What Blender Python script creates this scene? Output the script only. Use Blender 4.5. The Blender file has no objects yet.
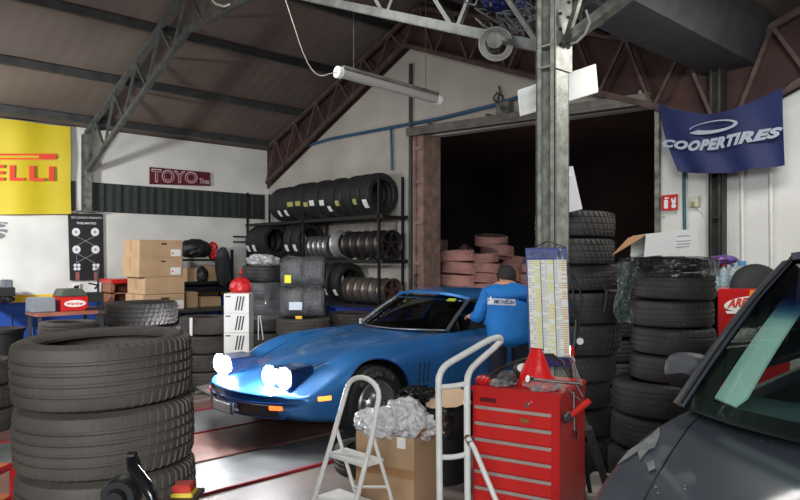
import bpy, bmesh, math, random
from math import sin, cos, pi, radians as R, sqrt, atan2
from mathutils import Vector as V, Matrix, noise as NZ

# ---------------------------------------------------------------- camera, world, light
SC = bpy.context.scene
COL = SC.collection
F_ = V((.6794, .7337, 0)); R_ = V((.7337, -.6794, 0)); EYE = V((0, 0, 1.6)); FL = 670.0; HY = 258.0
cam_d = bpy.data.cameras.new('camera'); cam = bpy.data.objects.new('camera', cam_d); COL.objects.link(cam)
cam.location = EYE; cam.rotation_euler = (pi/2, 0, -atan2(F_.x, F_.y))
cam_d.sensor_width = 36; cam_d.lens = 36*FL/800; cam_d.shift_y = .01; cam_d.clip_start = .05; cam_d.clip_end = 200
SC.camera = cam
SC.view_settings.view_transform = 'Standard'; SC.view_settings.look = 'None'
SC.view_settings.exposure = -0.05; SC.view_settings.gamma = 1; SC.view_settings.use_curve_mapping = False

W = bpy.data.worlds.new('world'); SC.world = W; W.use_nodes = True
W.node_tree.nodes['Background'].inputs[0].default_value = (.72, .76, .86, 1)
W.node_tree.nodes['Background'].inputs[1].default_value = .22

def light(kind, name, loc, to, power, col=(1, 1, 1), size=1.0, sy=None, spot=None):
    d = bpy.data.lights.new(name, kind); o = bpy.data.objects.new(name, d); COL.objects.link(o)
    o.location = loc; d.energy = power; d.color = col
    if kind == 'AREA':
        d.size = size
        if sy: d.shape = 'RECTANGLE'; d.size_y = sy
    elif kind in ('POINT', 'SPOT'): d.shadow_soft_size = size
    if spot: d.spot_size = R(spot); d.spot_blend = .5
    o.rotation_euler = (V(to) - V(loc)).to_track_quat('-Z', 'Y').to_euler()
    return o
light('AREA', 'entrance_daylight', (-3.2, -2.6, 3.0), (4.5, 4.0, .6), 430, (.93, .97, 1.0), 2.2, 1.6)
light('AREA', 'strip_light_back_bay', (.3, 8.7, 2.5), (2.0, 11.0, 1.4), 200, (.95, .98, 1), .45, .2)
light('AREA', 'fill_light_nave', (2.2, 5.0, 4.3), (4.2, 6.2, .5), 85, (1, .98, .95), 1.8, .4)  # added fill without a fixture, brightens the blue car from above
light('AREA', 'strip_light_doorway_bay', (5.0, 1.6, 3.3), (5.6, 3.2, .5), 45, (1, .98, .95), 1.4, .3)

# ---------------------------------------------------------------- helpers
def P(px, py, D):
    a = (px-400)/FL
    p = (F_ + R_*a)*D
    return V((p.x, p.y, 1.6-(py-HY)/FL*D))
def _d(px): return F_ + R_*((px-400)/FL)
def onX(px, py, x): d = _d(px); return P(px, py, x/d.x)
def onY(px, py, y): d = _d(px); return P(px, py, y/d.y)
def onZ(px, py, z): return P(px, py, (1.6-z)*FL/(py-HY))

def lin(c):
    r = []
    for v in c[:3]:
        v /= 255.; r.append(v/12.92 if v <= .04045 else ((v+.055)/1.055)**2.4)
    return r + [1]
MATS = {}
def M(name, col, rough=.6, metal=0., var=.18, scale=6., bump=0., bscale=60., coat=0., emit=0., spec=.5, col2=None, detail=5):
    if name in MATS: return MATS[name]
    m = bpy.data.materials.new(name); m.use_nodes = True; nt = m.node_tree; n = nt.nodes; L = nt.links
    b = n['Principled BSDF']; c = lin(col)
    b.inputs['Roughness'].default_value = rough; b.inputs['Metallic'].default_value = metal
    b.inputs['Specular IOR Level'].default_value = spec
    b.inputs['Coat Weight'].default_value = coat; b.inputs['Coat Roughness'].default_value = .08
    b.inputs['Base Color'].default_value = c
    if emit:
        b.inputs['Emission Color'].default_value = c; b.inputs['Emission Strength'].default_value = emit
    if var > 0:
        tc = n.new('ShaderNodeTexCoord'); nz = n.new('ShaderNodeTexNoise'); nz.inputs['Scale'].default_value = scale; nz.inputs['Detail'].default_value = detail
        L.new(tc.outputs['Object'], nz.inputs['Vector'])
        r = n.new('ShaderNodeValToRGB'); r.color_ramp.elements[0].position = .32; r.color_ramp.elements[1].position = .68
        r.color_ramp.elements[0].color = [x*(1-var) for x in c[:3]]+[1]
        r.color_ramp.elements[1].color = lin(col2) if col2 else [min(1, x*(1+var)) for x in c[:3]]+[1]
        L.new(nz.outputs['Fac'], r.inputs[0]); L.new(r.outputs[0], b.inputs['Base Color'])
    if bump:
        tc2 = n.new('ShaderNodeTexCoord'); nb = n.new('ShaderNodeTexNoise'); nb.inputs['Scale'].default_value = bscale; nb.inputs['Detail'].default_value = 6
        bp = n.new('ShaderNodeBump'); bp.inputs['Strength'].default_value = bump; bp.inputs['Distance'].default_value = .02
        L.new(tc2.outputs['Object'], nb.inputs['Vector']); L.new(nb.outputs['Fac'], bp.inputs['Height']); L.new(bp.outputs[0], b.inputs['Normal'])
    MATS[name] = m; return m
def stripes(m, axis='X', freq=8., strength=.6, dist=.02, power=1):
    """real corrugation as a bump on a sheet: a wave along one object axis"""
    nt = m.node_tree; n = nt.nodes; L = nt.links; b = n['Principled BSDF']
    tc = n.new('ShaderNodeTexCoord'); w = n.new('ShaderNodeTexWave'); w.bands_direction = axis; w.inputs['Scale'].default_value = freq
    bp = n.new('ShaderNodeBump'); bp.inputs['Strength'].default_value = strength; bp.inputs['Distance'].default_value = dist
    L.new(tc.outputs['Object'], w.inputs['Vector']); L.new(w.outputs['Fac'], bp.inputs['Height'])
    if b.inputs['Normal'].links: L.new(b.inputs['Normal'].links[0].from_socket, bp.inputs['Normal'])
    L.new(bp.outputs[0], b.inputs['Normal']); return m
def film_mat(name, col, alpha=.35, rough=.15, bump=.6, bscale=25.):
    m = bpy.data.materials.new(name); m.use_nodes = True; nt = m.node_tree; n = nt.nodes; L = nt.links
    b = n['Principled BSDF']; b.inputs['Base Color'].default_value = lin(col); b.inputs['Roughness'].default_value = rough
    b.inputs['Alpha'].default_value = alpha; b.inputs['Specular IOR Level'].default_value = .8
    tc = n.new('ShaderNodeTexCoord'); nb = n.new('ShaderNodeTexNoise'); nb.inputs['Scale'].default_value = bscale; nb.inputs['Detail'].default_value = 4
    bp = n.new('ShaderNodeBump'); bp.inputs['Strength'].default_value = bump; bp.inputs['Distance'].default_value = .04
    L.new(tc.outputs['Object'], nb.inputs['Vector']); L.new(nb.outputs['Fac'], bp.inputs['Height']); L.new(bp.outputs[0], b.inputs['Normal'])
    r = n.new('ShaderNodeValToRGB'); r.color_ramp.elements[0].position = .35; r.color_ramp.elements[1].position = .75
    r.color_ramp.elements[0].color = (alpha*.6,)*3+(1,); r.color_ramp.elements[1].color = (min(1, alpha*1.5),)*3+(1,)
    L.new(nb.outputs['Fac'], r.inputs[0]); L.new(r.outputs[0], b.inputs['Alpha'])
    MATS[name] = m; return m
def glass_mat(name, tint, dens=.25, band=None):
    """clear pane: see-through with a fresnel reflection; band = (axis z low, z high, colour) tinted strip in the glass"""
    m = bpy.data.materials.new(name); m.use_nodes = True; nt = m.node_tree; n = nt.nodes; L = nt.links
    n.remove(n['Principled BSDF']); out = n['Material Output']
    tr = n.new('ShaderNodeBsdfTransparent'); tr.inputs[0].default_value = lin(tint)
    gl = n.new('ShaderNodeBsdfGlossy'); gl.inputs['Roughness'].default_value = .03; gl.inputs[0].default_value = (1, 1, 1, 1)
    fr = n.new('ShaderNodeFresnel'); fr.inputs[0].default_value = 1.5; ge = n.new('ShaderNodeNewGeometry'); iv = n.new('ShaderNodeMath'); iv.operation = 'SUBTRACT'; iv.inputs[0].default_value = 1; L.new(ge.outputs['Backfacing'], iv.inputs[1])
    ml = n.new('ShaderNodeMath'); ml.operation = 'MULTIPLY'; L.new(fr.outputs[0], ml.inputs[0]); L.new(iv.outputs[0], ml.inputs[1])
    mx = n.new('ShaderNodeMixShader'); L.new(ml.outputs[0], mx.inputs[0]); L.new(tr.outputs[0], mx.inputs[1]); L.new(gl.outputs[0], mx.inputs[2])
    L.new(mx.outputs[0], out.inputs[0])
    if band:
        tc = n.new('ShaderNodeTexCoord'); sp = n.new('ShaderNodeSeparateXYZ'); mr = n.new('ShaderNodeMapRange')
        L.new(tc.outputs['Object'], sp.inputs[0]); L.new(sp.outputs['Z'], mr.inputs['Value'])
        mr.inputs['From Min'].default_value = band[0]; mr.inputs['From Max'].default_value = band[1]
        mc = n.new('ShaderNodeMix'); mc.data_type = 'RGBA'; L.new(mr.outputs[0], mc.inputs['Factor'])
        mc.inputs[6].default_value = lin(tint); mc.inputs[7].default_value = lin(band[2]); L.new(mc.outputs[2], tr.inputs[0])
    MATS[name] = m; return m

WORLD_O = {}
def wo(o): return WORLD_O.get(o.name, V((0, 0, 0)))
def frame(d, up=V((0, 0, 1))):
    d = d.normalized(); u = up if abs(d.dot(up)) < .97 else V((1, 0, 0))
    s = d.cross(u).normalized(); return s, s.cross(d).normalized()
class MB:
    def __init__(s): s.v = []; s.f = []; s.m = []
    def add(s, vs, fs, mi=0, mat=None):
        b = len(s.v); s.v += [V(mat @ V(p)) if mat else V(p) for p in vs]
        s.f += [tuple(b+i for i in f) for f in fs]; s.m += [mi]*len(fs); return s
    def box(s, a, b, mi=0, mat=None):
        (x0, y0, z0), (x1, y1, z1) = a, b
        return s.add([(x0,y0,z0),(x1,y0,z0),(x1,y1,z0),(x0,y1,z0),(x0,y0,z1),(x1,y0,z1),(x1,y1,z1),(x0,y1,z1)],
              [(3,2,1,0),(4,5,6,7),(0,1,5,4),(1,2,6,5),(2,3,7,6),(3,0,4,7)], mi, mat)
    def cbox(s, c, sz, rz=0, mi=0):
        return s.box([-x/2 for x in sz], [x/2 for x in sz], mi, Matrix.Translation(V(c)) @ Matrix.Rotation(rz, 4, 'Z'))
    def bar(s, p, q, w, h=None, up=V((0, 0, 1)), mi=0):
        p, q = V(p), V(q); h = h or w; a, b = frame(q-p, up)
        vs = [o+a*(i*w/2)+b*(j*h/2) for o in (p, q) for i, j in ((-1,-1),(1,-1),(1,1),(-1,1))]
        return s.add(vs, [(0,1,2,3),(7,6,5,4),(0,4,5,1),(1,5,6,2),(2,6,7,3),(3,7,4,0)], mi)
    def tube(s, pts, r, n=8, mi=0, closed=False, rs=None):
        pts = [V(p) for p in pts]; K = len(pts); vs = []
        pa = None
        for k in range(K):
            if closed: t = pts[(k+1) % K]-pts[k-1]
            else: t = pts[min(k+1, K-1)]-pts[max(k-1, 0)]
            t.normalize()
            if pa is None: a, _ = frame(t)
            else: a = (pa - t*pa.dot(t)).normalized()
            pa = a; b = t.cross(a); rr = rs[k] if rs else r
            vs += [pts[k]+(a*cos(2*pi*i/n)+b*sin(2*pi*i/n))*rr for i in range(n)]
        fs = []
        for k in range(K if closed else K-1):
            for i in range(n):
                k2 = (k+1) % K; fs.append((k*n+i, k*n+(i+1) % n, k2*n+(i+1) % n, k2*n+i))
        if not closed: fs += [tuple(range(n-1, -1, -1)), tuple((K-1)*n+i for i in range(n))]
        return s.add(vs, fs, mi)
    def lathe(s, prof, n=32, mi=0, mat=None, closed=False, a0=0, a1=2*pi):
        K = len(prof); full = abs(a1-a0-2*pi) < 1e-6; A = n if full else n+1
        vs = [(r*cos(a0+(a1-a0)*i/n), r*sin(a0+(a1-a0)*i/n), z) for i in range(A) for r, z in prof]
        fs = []
        for i in range(n):
            i2 = (i+1) % A
            for k in range(K if closed else K-1):
                k2 = (k+1) % K; fs.append((i*K+k, i2*K+k, i2*K+k2, i*K+k2))
        return s.add(vs, fs, mi, mat)
    def disc(s, r, z, n=24, mi=0, mat=None): return s.cyl(r, z, z+.001, n, mi, mat)
    def cyl(s, r, z0, z1, n=24, mi=0, mat=None, r2=None):
        r2 = r if r2 is None else r2
        vs = [(r*cos(2*pi*i/n), r*sin(2*pi*i/n), z0) for i in range(n)]+[(r2*cos(2*pi*i/n), r2*sin(2*pi*i/n), z1) for i in range(n)]
        fs = [(i, (i+1) % n, n+(i+1) % n, n+i) for i in range(n)]+[tuple(range(n-1, -1, -1)), tuple(range(n, 2*n))]
        return s.add(vs, fs, mi, mat)
    def prism(s, poly, off, mi=0):
        """closed plate: polygon of 3D points, thickened by vector off"""
        n = len(poly); off = V(off); vs = [V(p) for p in poly]+[V(p)+off for p in poly]
        return s.add(vs, [tuple(range(n)), tuple(range(2*n-1, n-1, -1))]+[(i, n+i, n+(i+1) % n, (i+1) % n) for i in range(n)], mi)
    def surf(s, fn, ns, nt, th=None, mi=0):
        """sheet fn(s,t) with real thickness th along its normals"""
        g = [[V(fn(i/ns, j/nt)) for j in range(nt+1)] for i in range(ns+1)]
        vs = [p for row in g for p in row]; N = nt+1
        fs = [(i*N+j, i*N+j+1, (i+1)*N+j+1, (i+1)*N+j) for i in range(ns) for j in range(nt)]
        if th:
            b = len(vs); nv = []
            for i in range(ns+1):
                for j in range(nt+1):
                    du = g[min(i+1, ns)][j]-g[max(i-1, 0)][j]; dv = g[i][min(j+1, nt)]-g[i][max(j-1, 0)]
                    nv.append(g[i][j]+du.cross(dv).normalized()*th)
            vs += nv; fs += [tuple(reversed([b+k for k in f])) for f in fs]
            for i in range(ns): fs += [(i*N, (i+1)*N, b+(i+1)*N, b+i*N), ((i+1)*N+nt, i*N+nt, b+i*N+nt, b+(i+1)*N+nt)]
            for j in range(nt): fs += [(j+1, j, b+j, b+j+1), (ns*N+j, ns*N+j+1, b+ns*N+j+1, b+ns*N+j)]
        return s.add(vs, fs, mi)
    def build(s, name, mats, parent=None, local=False, smooth=None, bevel=0., origin=None, sub=0, seg=2):
        if parent is not None and not local:
            o_ = wo(parent); vs = [p-o_ for p in s.v]; org = V((0, 0, 0))
        elif parent is not None or local: vs = s.v; org = V((0, 0, 0))
        else:
            if origin is None:
                xs = [p.x for p in s.v]; ys = [p.y for p in s.v]; zs = [p.z for p in s.v]
                origin = V(((min(xs)+max(xs))/2, (min(ys)+max(ys))/2, min(zs)))
            org = V(origin); vs = [p-org for p in s.v]
        me = bpy.data.meshes.new(name); me.from_pydata([tuple(p) for p in vs], [], s.f)
        if not isinstance(mats, (list, tuple)): mats = [mats]
        for m in mats: me.materials.append(m)
        for p, mi in zip(me.polygons, s.m): p.material_index = mi
        bm = bmesh.new(); bm.from_mesh(me); bmesh.ops.recalc_face_normals(bm, faces=bm.faces)
        if bevel:
            es = [e for e in bm.edges if len(e.link_faces) == 2 and e.calc_face_angle(0) > R(30)]
            bmesh.ops.bevel(bm, geom=es, offset=bevel, segments=seg, affect='EDGES', clamp_overlap=True)
        bm.to_mesh(me); bm.free()
        if smooth is not None:
            for p in me.polygons: p.use_smooth = True
            me.set_sharp_from_angle(angle=R(smooth))
        o = bpy.data.objects.new(name, me); COL.objects.link(o); o.location = org
        if sub:
            md = o.modifiers.new('subdivision', 'SUBSURF'); md.levels = sub; md.render_levels = sub
        if parent is not None: o.parent = parent
        WORLD_O[o.name] = (wo(parent) if parent is not None else org).copy()
        return o
def thing(name, label, cat, loc=(0, 0, 0), rz=0, group=None):
    o = bpy.data.objects.new(name, None); COL.objects.link(o); o.location = loc; o.rotation_euler = (0, 0, rz)
    o.empty_display_size = .1
    o['label'] = label; o['category'] = cat
    if group: o['group'] = group
    WORLD_O[o.name] = V(loc); return o
def tag(o, label, cat, group=None, kind=None):
    o['label'] = label; o['category'] = cat
    if group: o['group'] = group
    if kind: o['kind'] = kind
    return o
def struct(mb, name, mats, **k):
    o = mb.build(name, mats, **k); o['kind'] = 'structure'; return o
def kids(o): return [c for c in ALLKIDS.get(o.name, [])]
def dup(root, label=None, group=None, loc=None, rot=None):
    def cp(o, par):
        c = o.copy(); COL.objects.link(c)
        if par is not None: c.parent = par
        for ch in list(o.children): cp(ch, c)
        return c
    r = cp(root, None)
    if label: r['label'] = label
    if group: r['group'] = group
    if loc is not None: r.location = loc
    if rot is not None: r.rotation_euler = rot
    WORLD_O[r.name] = V(r.location)
    return r
def text2d(sx, shear=0., bold=0., spacing=1.):
    c = bpy.data.curves.new('t', 'FONT'); c.body = sx; c.shear = shear; c.offset = bold; c.space_character = spacing; c.resolution_u = 4
    o = bpy.data.objects.new('t', c); COL.objects.link(o); dg = bpy.context.evaluated_depsgraph_get()
    me = bpy.data.meshes.new_from_object(o.evaluated_get(dg)); vs = [(v.co.x, v.co.y) for v in me.vertices]; fs = [tuple(p.vertices) for p in me.polygons]
    bpy.data.objects.remove(o); bpy.data.curves.remove(c); bpy.data.meshes.remove(me)
    x0 = min(v[0] for v in vs); x1 = max(v[0] for v in vs); y0 = min(v[1] for v in vs); y1 = max(v[1] for v in vs)
    return [((x-x0)/(x1-x0), (y-y0)/(y1-y0)) for x, y in vs], fs
def text_on(mb, sx, fn, shear=0., bold=.02, spacing=1., mi=0):
    """fn(u,v)->3D point with u to the right, v up, both 0..1"""
    vs, fs = text2d(sx, shear, bold, spacing); mb.add([fn(u, v) for u, v in vs], fs, mi); return mb
def quad(tl, tr, br, bl, proj):
    def fn(u, v):
        x = (bl[0]*(1-u)+br[0]*u)*(1-v)+(tl[0]*(1-u)+tr[0]*u)*v; y = (bl[1]*(1-u)+br[1]*u)*(1-v)+(tl[1]*(1-u)+tr[1]*u)*v
        return proj(x, y)
    return fn
def apply_mods(o):
    dg = bpy.context.evaluated_depsgraph_get(); me = bpy.data.meshes.new_from_object(o.evaluated_get(dg))
    old = o.data; o.modifiers.clear(); o.data = me; bpy.data.meshes.remove(old); return o
def boolean(o, cutters):
    for c in cutters:
        md = o.modifiers.new('b', 'BOOLEAN'); md.operation = 'DIFFERENCE'; md.object = c; md.solver = 'EXACT'
    apply_mods(o)
    for c in cutters: bpy.data.objects.remove(c)
ORD = ['lowest', 'second from the floor', 'third from the floor', 'fourth from the floor', 'fifth from the floor', 'sixth from the floor', 'seventh from the floor', 'eighth from the floor', 'ninth from the floor']
NTH = ['first', 'second', 'third', 'fourth', 'fifth', 'sixth', 'seventh', 'eighth', 'ninth', 'tenth', 'eleventh', 'twelfth', 'thirteenth', 'fourteenth', 'fifteenth', 'sixteenth']

# ---------------------------------------------------------------- materials
m_white = M('white_wall_paint', (214, 212, 206), .85, var=.10, scale=1.6, bump=.15, bscale=9)
m_gab = M('grey_gable_paint', (176, 170, 161), .88, var=.14, scale=1.3, bump=.2, bscale=9)  # darker and greyer than the white wall paint, with uneven tone
m_blue_w = M('blue_wall_paint', (24, 66, 150), .7, var=.12, scale=3)
m_yel_w = M('yellow_wall_paint', (232, 190, 40), .7, var=.1)
m_roof = M('roof_sheet_brown', (106, 94, 86), .7, var=.18, scale=.9, bump=.2, bscale=4)
m_floor = M('worn_concrete', (112, 104, 98), .5, var=.22, scale=1.8, bump=.12, bscale=14, col2=(140, 130, 122), detail=9)
m_steel = M('painted_grey_steel', (112, 114, 106), .45, .5, var=.35, scale=11, bump=.1, bscale=30, col2=(150, 150, 140))
m_dsteel = M('dark_steel', (66, 66, 66), .55, .3, var=.3, scale=6)
m_rust = M('red_oxide_sheet', (62, 40, 36), .8, var=.3, scale=3)
m_rustbar = M('rusty_truss_paint', (82, 66, 60), .7, .1, var=.35, scale=8)
m_black = M('black_paint', (20, 20, 22), .5, var=.1)
m_dark = M('dark_plastic', (32, 32, 34), .45, var=.15)
m_card = M('cardboard', (182, 150, 116), .85, var=.10, scale=4, bump=.06, bscale=25)
m_card_d = M('cardboard_inner_flap', (166, 122, 84), .85, var=.12)
m_paper = M('white_paper', (232, 232, 228), .7, var=.03)
m_whitep = M('white_enamel', (222, 222, 216), .4, var=.08, scale=12)
m_red = M('red_enamel', (196, 34, 34), .3, var=.08, scale=5, coat=.3)
m_rubber = M('tyre_rubber', (56, 54, 52), .62, var=.28, scale=5, bump=.08, bscale=120, spec=.35)
m_rubber_d = M('tyre_rubber_dusty', (72, 67, 64), .7, var=.3, scale=4, bump=.1, bscale=90, spec=.3)
m_rubber_n = M('tyre_rubber_new', (38, 38, 39), .55, var=.2, scale=5, spec=.4)
m_rubber_big = M('tyre_rubber_worn', (86, 80, 74), .6, var=.2, scale=4, bump=.08, bscale=120, spec=.4)
m_rubber_p = M('tyre_rubber_thick_dust', (142, 116, 110), .9, var=.2, scale=5)
m_chrome = M('chrome', (210, 210, 212), .15, 1., var=0)
m_alloy = M('alloy_silver', (170, 172, 174), .3, .85, var=.1)
m_alloy_d = M('alloy_gunmetal', (84, 80, 78), .35, .8, var=.15)
m_blue_car = M('metallic_blue_paint', (50, 116, 182), .32, .3, var=.05, scale=30, coat=.6)
m_blue_d = M('dark_blue_cloth', (30, 34, 50), .85, var=.15)
m_grey_car = M('anthracite_car_paint', (74, 79, 88), .42, .15, var=.10, scale=4, coat=.35)
m_tan = M('tan_board', (206, 176, 146), .8, var=.08)
m_film = film_mat('clear_stretch_film', (190, 192, 196), .15, .12, .9, 9.)
m_bag = film_mat('milky_plastic_bag', (226, 226, 228), .62, .25, .8, 18.)
m_skin = M('skin', (196, 146, 118), .6, var=.06)
# ---------------------------------------------------------------- the building
EAVE, SL, VAL, RIDGE, BACK, XD = 3.75, .39, 2.7, 7.1, 11.5, 7.1
def roofz(y):
    if y >= VAL: return EAVE + SL*(min(BACK-y, y-VAL+ (BACK-VAL)/2*0) if False else (BACK-y if y > RIDGE else y-VAL))
    return EAVE + SL*(VAL-y if y > -1.7 else y+6.1)
X0B = -5.0
struct(MB().box((X0B, -6.2, -.1), (XD, BACK+.1, 0)), 'floor', m_floor)
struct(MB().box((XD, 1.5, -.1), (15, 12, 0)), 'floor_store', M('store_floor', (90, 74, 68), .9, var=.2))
# back wall with blue dado and yellow line
zs = [0, .92, 1.03, 3.72]
for a, b, nm, m in ((0, .92, 'wall_back_blue', m_blue_w), (.92, 1.03, 'wall_back_yellow', m_yel_w), (1.03, 3.72, 'wall_back', m_white)):
    struct(MB().box((X0B, BACK, a), (XD+.1, BACK+.15, b)), nm, m)
mb = MB().box((X0B, BACK-.03, 2.36), (3.5, BACK, 2.84)); 
m_louv = stripes(M('green_ribbed_sheet', (44, 52, 49), .6, var=.15), 'X', 2.2, .25, .03)
mb.box((3.75, BACK-.03, 2.36), (XD-.1, BACK, 2.84))
struct(mb, 'window_1', m_louv, origin=(0, BACK, 2.36))
mb = MB()
for x in [3.9+.28*k for k in range(11)]: mb.box((x, BACK-.06, 2.38), (x+.03, BACK-.03, 2.82))
struct(mb, 'trim_1', m_dsteel)
# door wall: left of the doorway, right of it, over it
DY0, DY1, DZ = 3.5, 7.0, 3.42
def gz(y):  # lower edge of the red sheeted gable strip
    if y >= 7.4: return 4.82-(y-7.4)*.452
    if y >= VAL: return 4.82-(7.4-y)*.40
    return 2.95+(VAL-y)*.42 if y > -1.7 else 2.95+(y+6.1)*.42
T = .16
mb = MB().prism([(XD, BACK, 1.03), (XD, 7.35, 1.03), (XD, 7.35, gz(7.35)+.05), (XD, 7.4, gz(7.4)+.05), (XD, BACK, gz(BACK)+.05)], (T, 0, 0))
mb.prism([(XD, 7.35, DZ), (XD, DY0, DZ-.14), (XD, DY0, gz(DY0)+.05), (XD, 7.35, gz(7.35)+.05)], (T, 0, 0))
mb.prism([(XD, 7.35, 1.03), (XD, DY1, 1.03), (XD, DY1, DZ), (XD, 7.35, DZ)], (T, 0, 0))
struct(mb, 'wall_right', m_gab)
m_panel = M('white_panel_wall', (220, 219, 213), .6, var=.06, scale=2)
struct(MB().prism([(XD, DY0, 0), (XD, -6.1, 0), (XD, -6.1, 2.98), (XD, -1.7, 4.8), (XD, VAL, 2.98), (XD, DY0, 3.3)], (T, 0, 0)), 'wall_right_panelled', m_panel)
struct(MB().box((XD-.001, DY1, 0), (XD+T, BACK, .92)), 'wall_right_blue', m_blue_w)
struct(MB().box((XD-.001, DY1, .92), (XD+T, BACK, 1.03)), 'wall_right_yellow', m_yel_w)
# red oxide gable sheets over the white wall
mb = MB()
mb.prism([(XD-.03, y, gz(y)) for y in (BACK, 7.4, VAL)]+[(XD-.03, y, roofz(y)) for y in (VAL, RIDGE, BACK)], (T+.1, 0, 0))
mb.prism([(XD-.03, y, gz(y)) for y in (VAL, -1.7, -6.1)]+[(XD-.03, y, roofz(y)) for y in (-6.1, -1.7, VAL)], (T+.1, 0, 0))
struct(mb, 'wall_right_gable', m_rust)
# roof sheets
m_roof2 = stripes(m_roof, 'X', 1.6, .10, .02)
mb = MB()
for ya, yb in ((BACK+.15, RIDGE), (RIDGE, VAL), (VAL, -1.7), (-1.7, -6.2)):
    za = EAVE if ya > 11 else roofz(ya); zb = roofz(yb)
    if ya > 11: za = EAVE-SL*.15
    mb.prism([(X0B, ya, za), (XD+.1, ya, za), (XD+.1, yb, zb), (X0B, yb, zb)], (0, 0, .06))
struct(mb, 'ceiling', m_roof2)
# purlins
k = 0
for y in (11.2, 10.1, 8.9, 7.7, 6.4, 5.2, 4.0, 1.4, .1, -1.2):
    z = roofz(y)-.09; k += 1
    struct(MB().bar((X0B, y, z+.02), (XD-.05, y, z+.02), .06, .11), 'ceiling_purlin', m_dsteel)
# valley gutter
struct(MB().prism([(X0B, VAL-.45, 3.9), (X0B, VAL-.25, 3.5), (X0B, VAL+.25, 3.5), (X0B, VAL+.45, 3.9)], (XD-X0B-.05, 0, 0)), 'ceiling_gutter', M('gutter_grey', (62, 62, 66), .6, .2, var=.2))
# store room behind the doorway
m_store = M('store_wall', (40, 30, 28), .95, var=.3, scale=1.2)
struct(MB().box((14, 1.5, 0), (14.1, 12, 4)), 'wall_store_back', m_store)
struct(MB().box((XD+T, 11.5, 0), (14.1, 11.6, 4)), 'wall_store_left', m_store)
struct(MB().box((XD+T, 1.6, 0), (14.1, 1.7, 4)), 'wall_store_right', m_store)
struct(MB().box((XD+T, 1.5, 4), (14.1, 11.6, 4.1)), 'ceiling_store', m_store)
# end walls off to the left and right of the picture
struct(MB().box((X0B-.15, -1.5, 0), (X0B, BACK+.15, 3.75)), 'wall_left', m_white)
struct(MB().box((X0B, -6.3, 0), (XD, -6.2, 3.7)), 'wall_front', m_white)

# doorway: rusty sliding door leaf edge, header rail
m_jamb = M('rusty_door_post', (134, 108, 98), .8, .1, var=.35, scale=7, bump=.2, bscale=20)
d = thing('sliding_door', 'rusty brown sliding door leaf edge beside the dark doorway', 'door', (XD-.12, 7.1, 0))
mb = MB().box((XD-.2, 6.95, 0), (XD-.02, 7.0, 3.40)); mb.box((XD-.16, 7.0, 0), (XD-.02, 7.12, 3.40)); mb.box((XD-.2, 7.12, 0), (XD-.02, 7.18, 3.40))
mb.build('leaf', m_jamb, d, bevel=.008)
mb = MB()
for z in (.3, .9, 1.5, 2.1, 2.7, 3.2): mb.box((XD-.19, 7.0, z), (XD-.155, 7.12, z+.05))
mb.build('rib', m_jamb, d)
MB().tube([(XD-.19, 7.08, 1.2), (XD-.25, 7.08, 1.2), (XD-.25, 7.08, 1.36), (XD-.19, 7.08, 1.36)], .012).build('handle', m_dsteel, d, smooth=50)
d = thing('door_rail', 'long grey steel sliding rail running over the dark doorway', 'rail', (XD-.12, 5.2, 3.4))
MB().bar((XD-.10, DY0, 3.31), (XD-.10, 7.36, 3.47), .12, .06).bar((XD-.16, DY0, 3.36), (XD-.16, 7.36, 3.52), .02, .08).build('channel', M('pale_steel_rail', (112, 108, 102), .5, .3, var=.25, scale=8), d)
for y in (3.6, 4.7, 5.8, 6.9): MB().box((XD-.14, y, 3.5-(7.3-y)*.042), (XD-.02, y+.04, 3.6-(7.3-y)*.042)).build('bracket', m_steel, d)
mb = MB().box((XD-.05, DY0-.05, 0), (XD+T, DY0, 3.3)); struct(mb, 'door_1_frame', m_steel)
struct(MB().box((XD-.02, DY1-.05, 0), (XD+T, DY1, 3.42)), 'door_1_jamb', m_jamb)

# trusses: chords with web bars between them
def truss(x, bottom, top, m, label, w=.07, wb=.034, ntop=None, nbars=9, name='roof_truss', tubes=True):
    X = x if callable(x) else (lambda y: x)
    t = thing(name, label, 'roof truss', (X(bottom[0][0]), bottom[0][0], 0))
    def poly(pts, wd, hd, nm):
        mb = MB()
        for a, b in zip(pts, pts[1:]): mb.bar((X(a[0]), a[0], a[1]), (X(b[0]), b[0], b[1]), wd, hd)
        mb.build(nm, m, t, bevel=.006)
    poly(bottom, w, w*1.05, 'bottom_chord'); poly(top, w, w, 'top_chord')
    def at(pts, s):
        L = [sqrt((b[0]-a[0])**2+(b[1]-a[1])**2) for a, b in zip(pts, pts[1:])]; T_ = s*sum(L)
        for (a, b), l in zip(zip(pts, pts[1:]), L):
            if T_ <= l+1e-6: k = T_/l; return (X(a[0]+(b[0]-a[0])*k), a[0]+(b[0]-a[0])*k, a[1]+(b[1]-a[1])*k)
            T_ -= l
        return (X(pts[-1][0]), pts[-1][0], pts[-1][1])
    for i in range(nbars):
        a = at(bottom, (i+.02)/nbars); b = at(top, (i+.5)/nbars); c = at(bottom, (i+.98)/nbars)
        for p, q in ((a, b), (b, c)):
            if (V(p)-V(q)).length > .2: MB().bar(p, q, wb, wb).build('web_bar', m, t)
    return t
m_tr = M('truss_grey', (92, 95, 92), .5, .3, var=.3, scale=9)
tA = [(11.42, 3.62), (RIDGE, roofz(RIDGE)-.22), (VAL+.1, 3.62)]
truss(lambda y: 3.65+.15*(11.42-y)/8.8, [(11.42, 3.0), (7.87, 4.42), (6.1, 4.42), (VAL-.02, 3.03)], tA, m_tr, 'grey steel lattice truss spanning from the louvred wall to the riveted column', nbars=11)
tB = [(VAL-.1, 3.62), (-1.7, roofz(-1.7)-.22), (-6, 3.62)]
truss(3.80, [(VAL-.19, 3.02), (-1.0, 4.45), (-2.4, 4.45), (-6, 3.0)], tB, m_steel, 'grey steel truss rising right from the riveted column', nbars=11)
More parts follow.
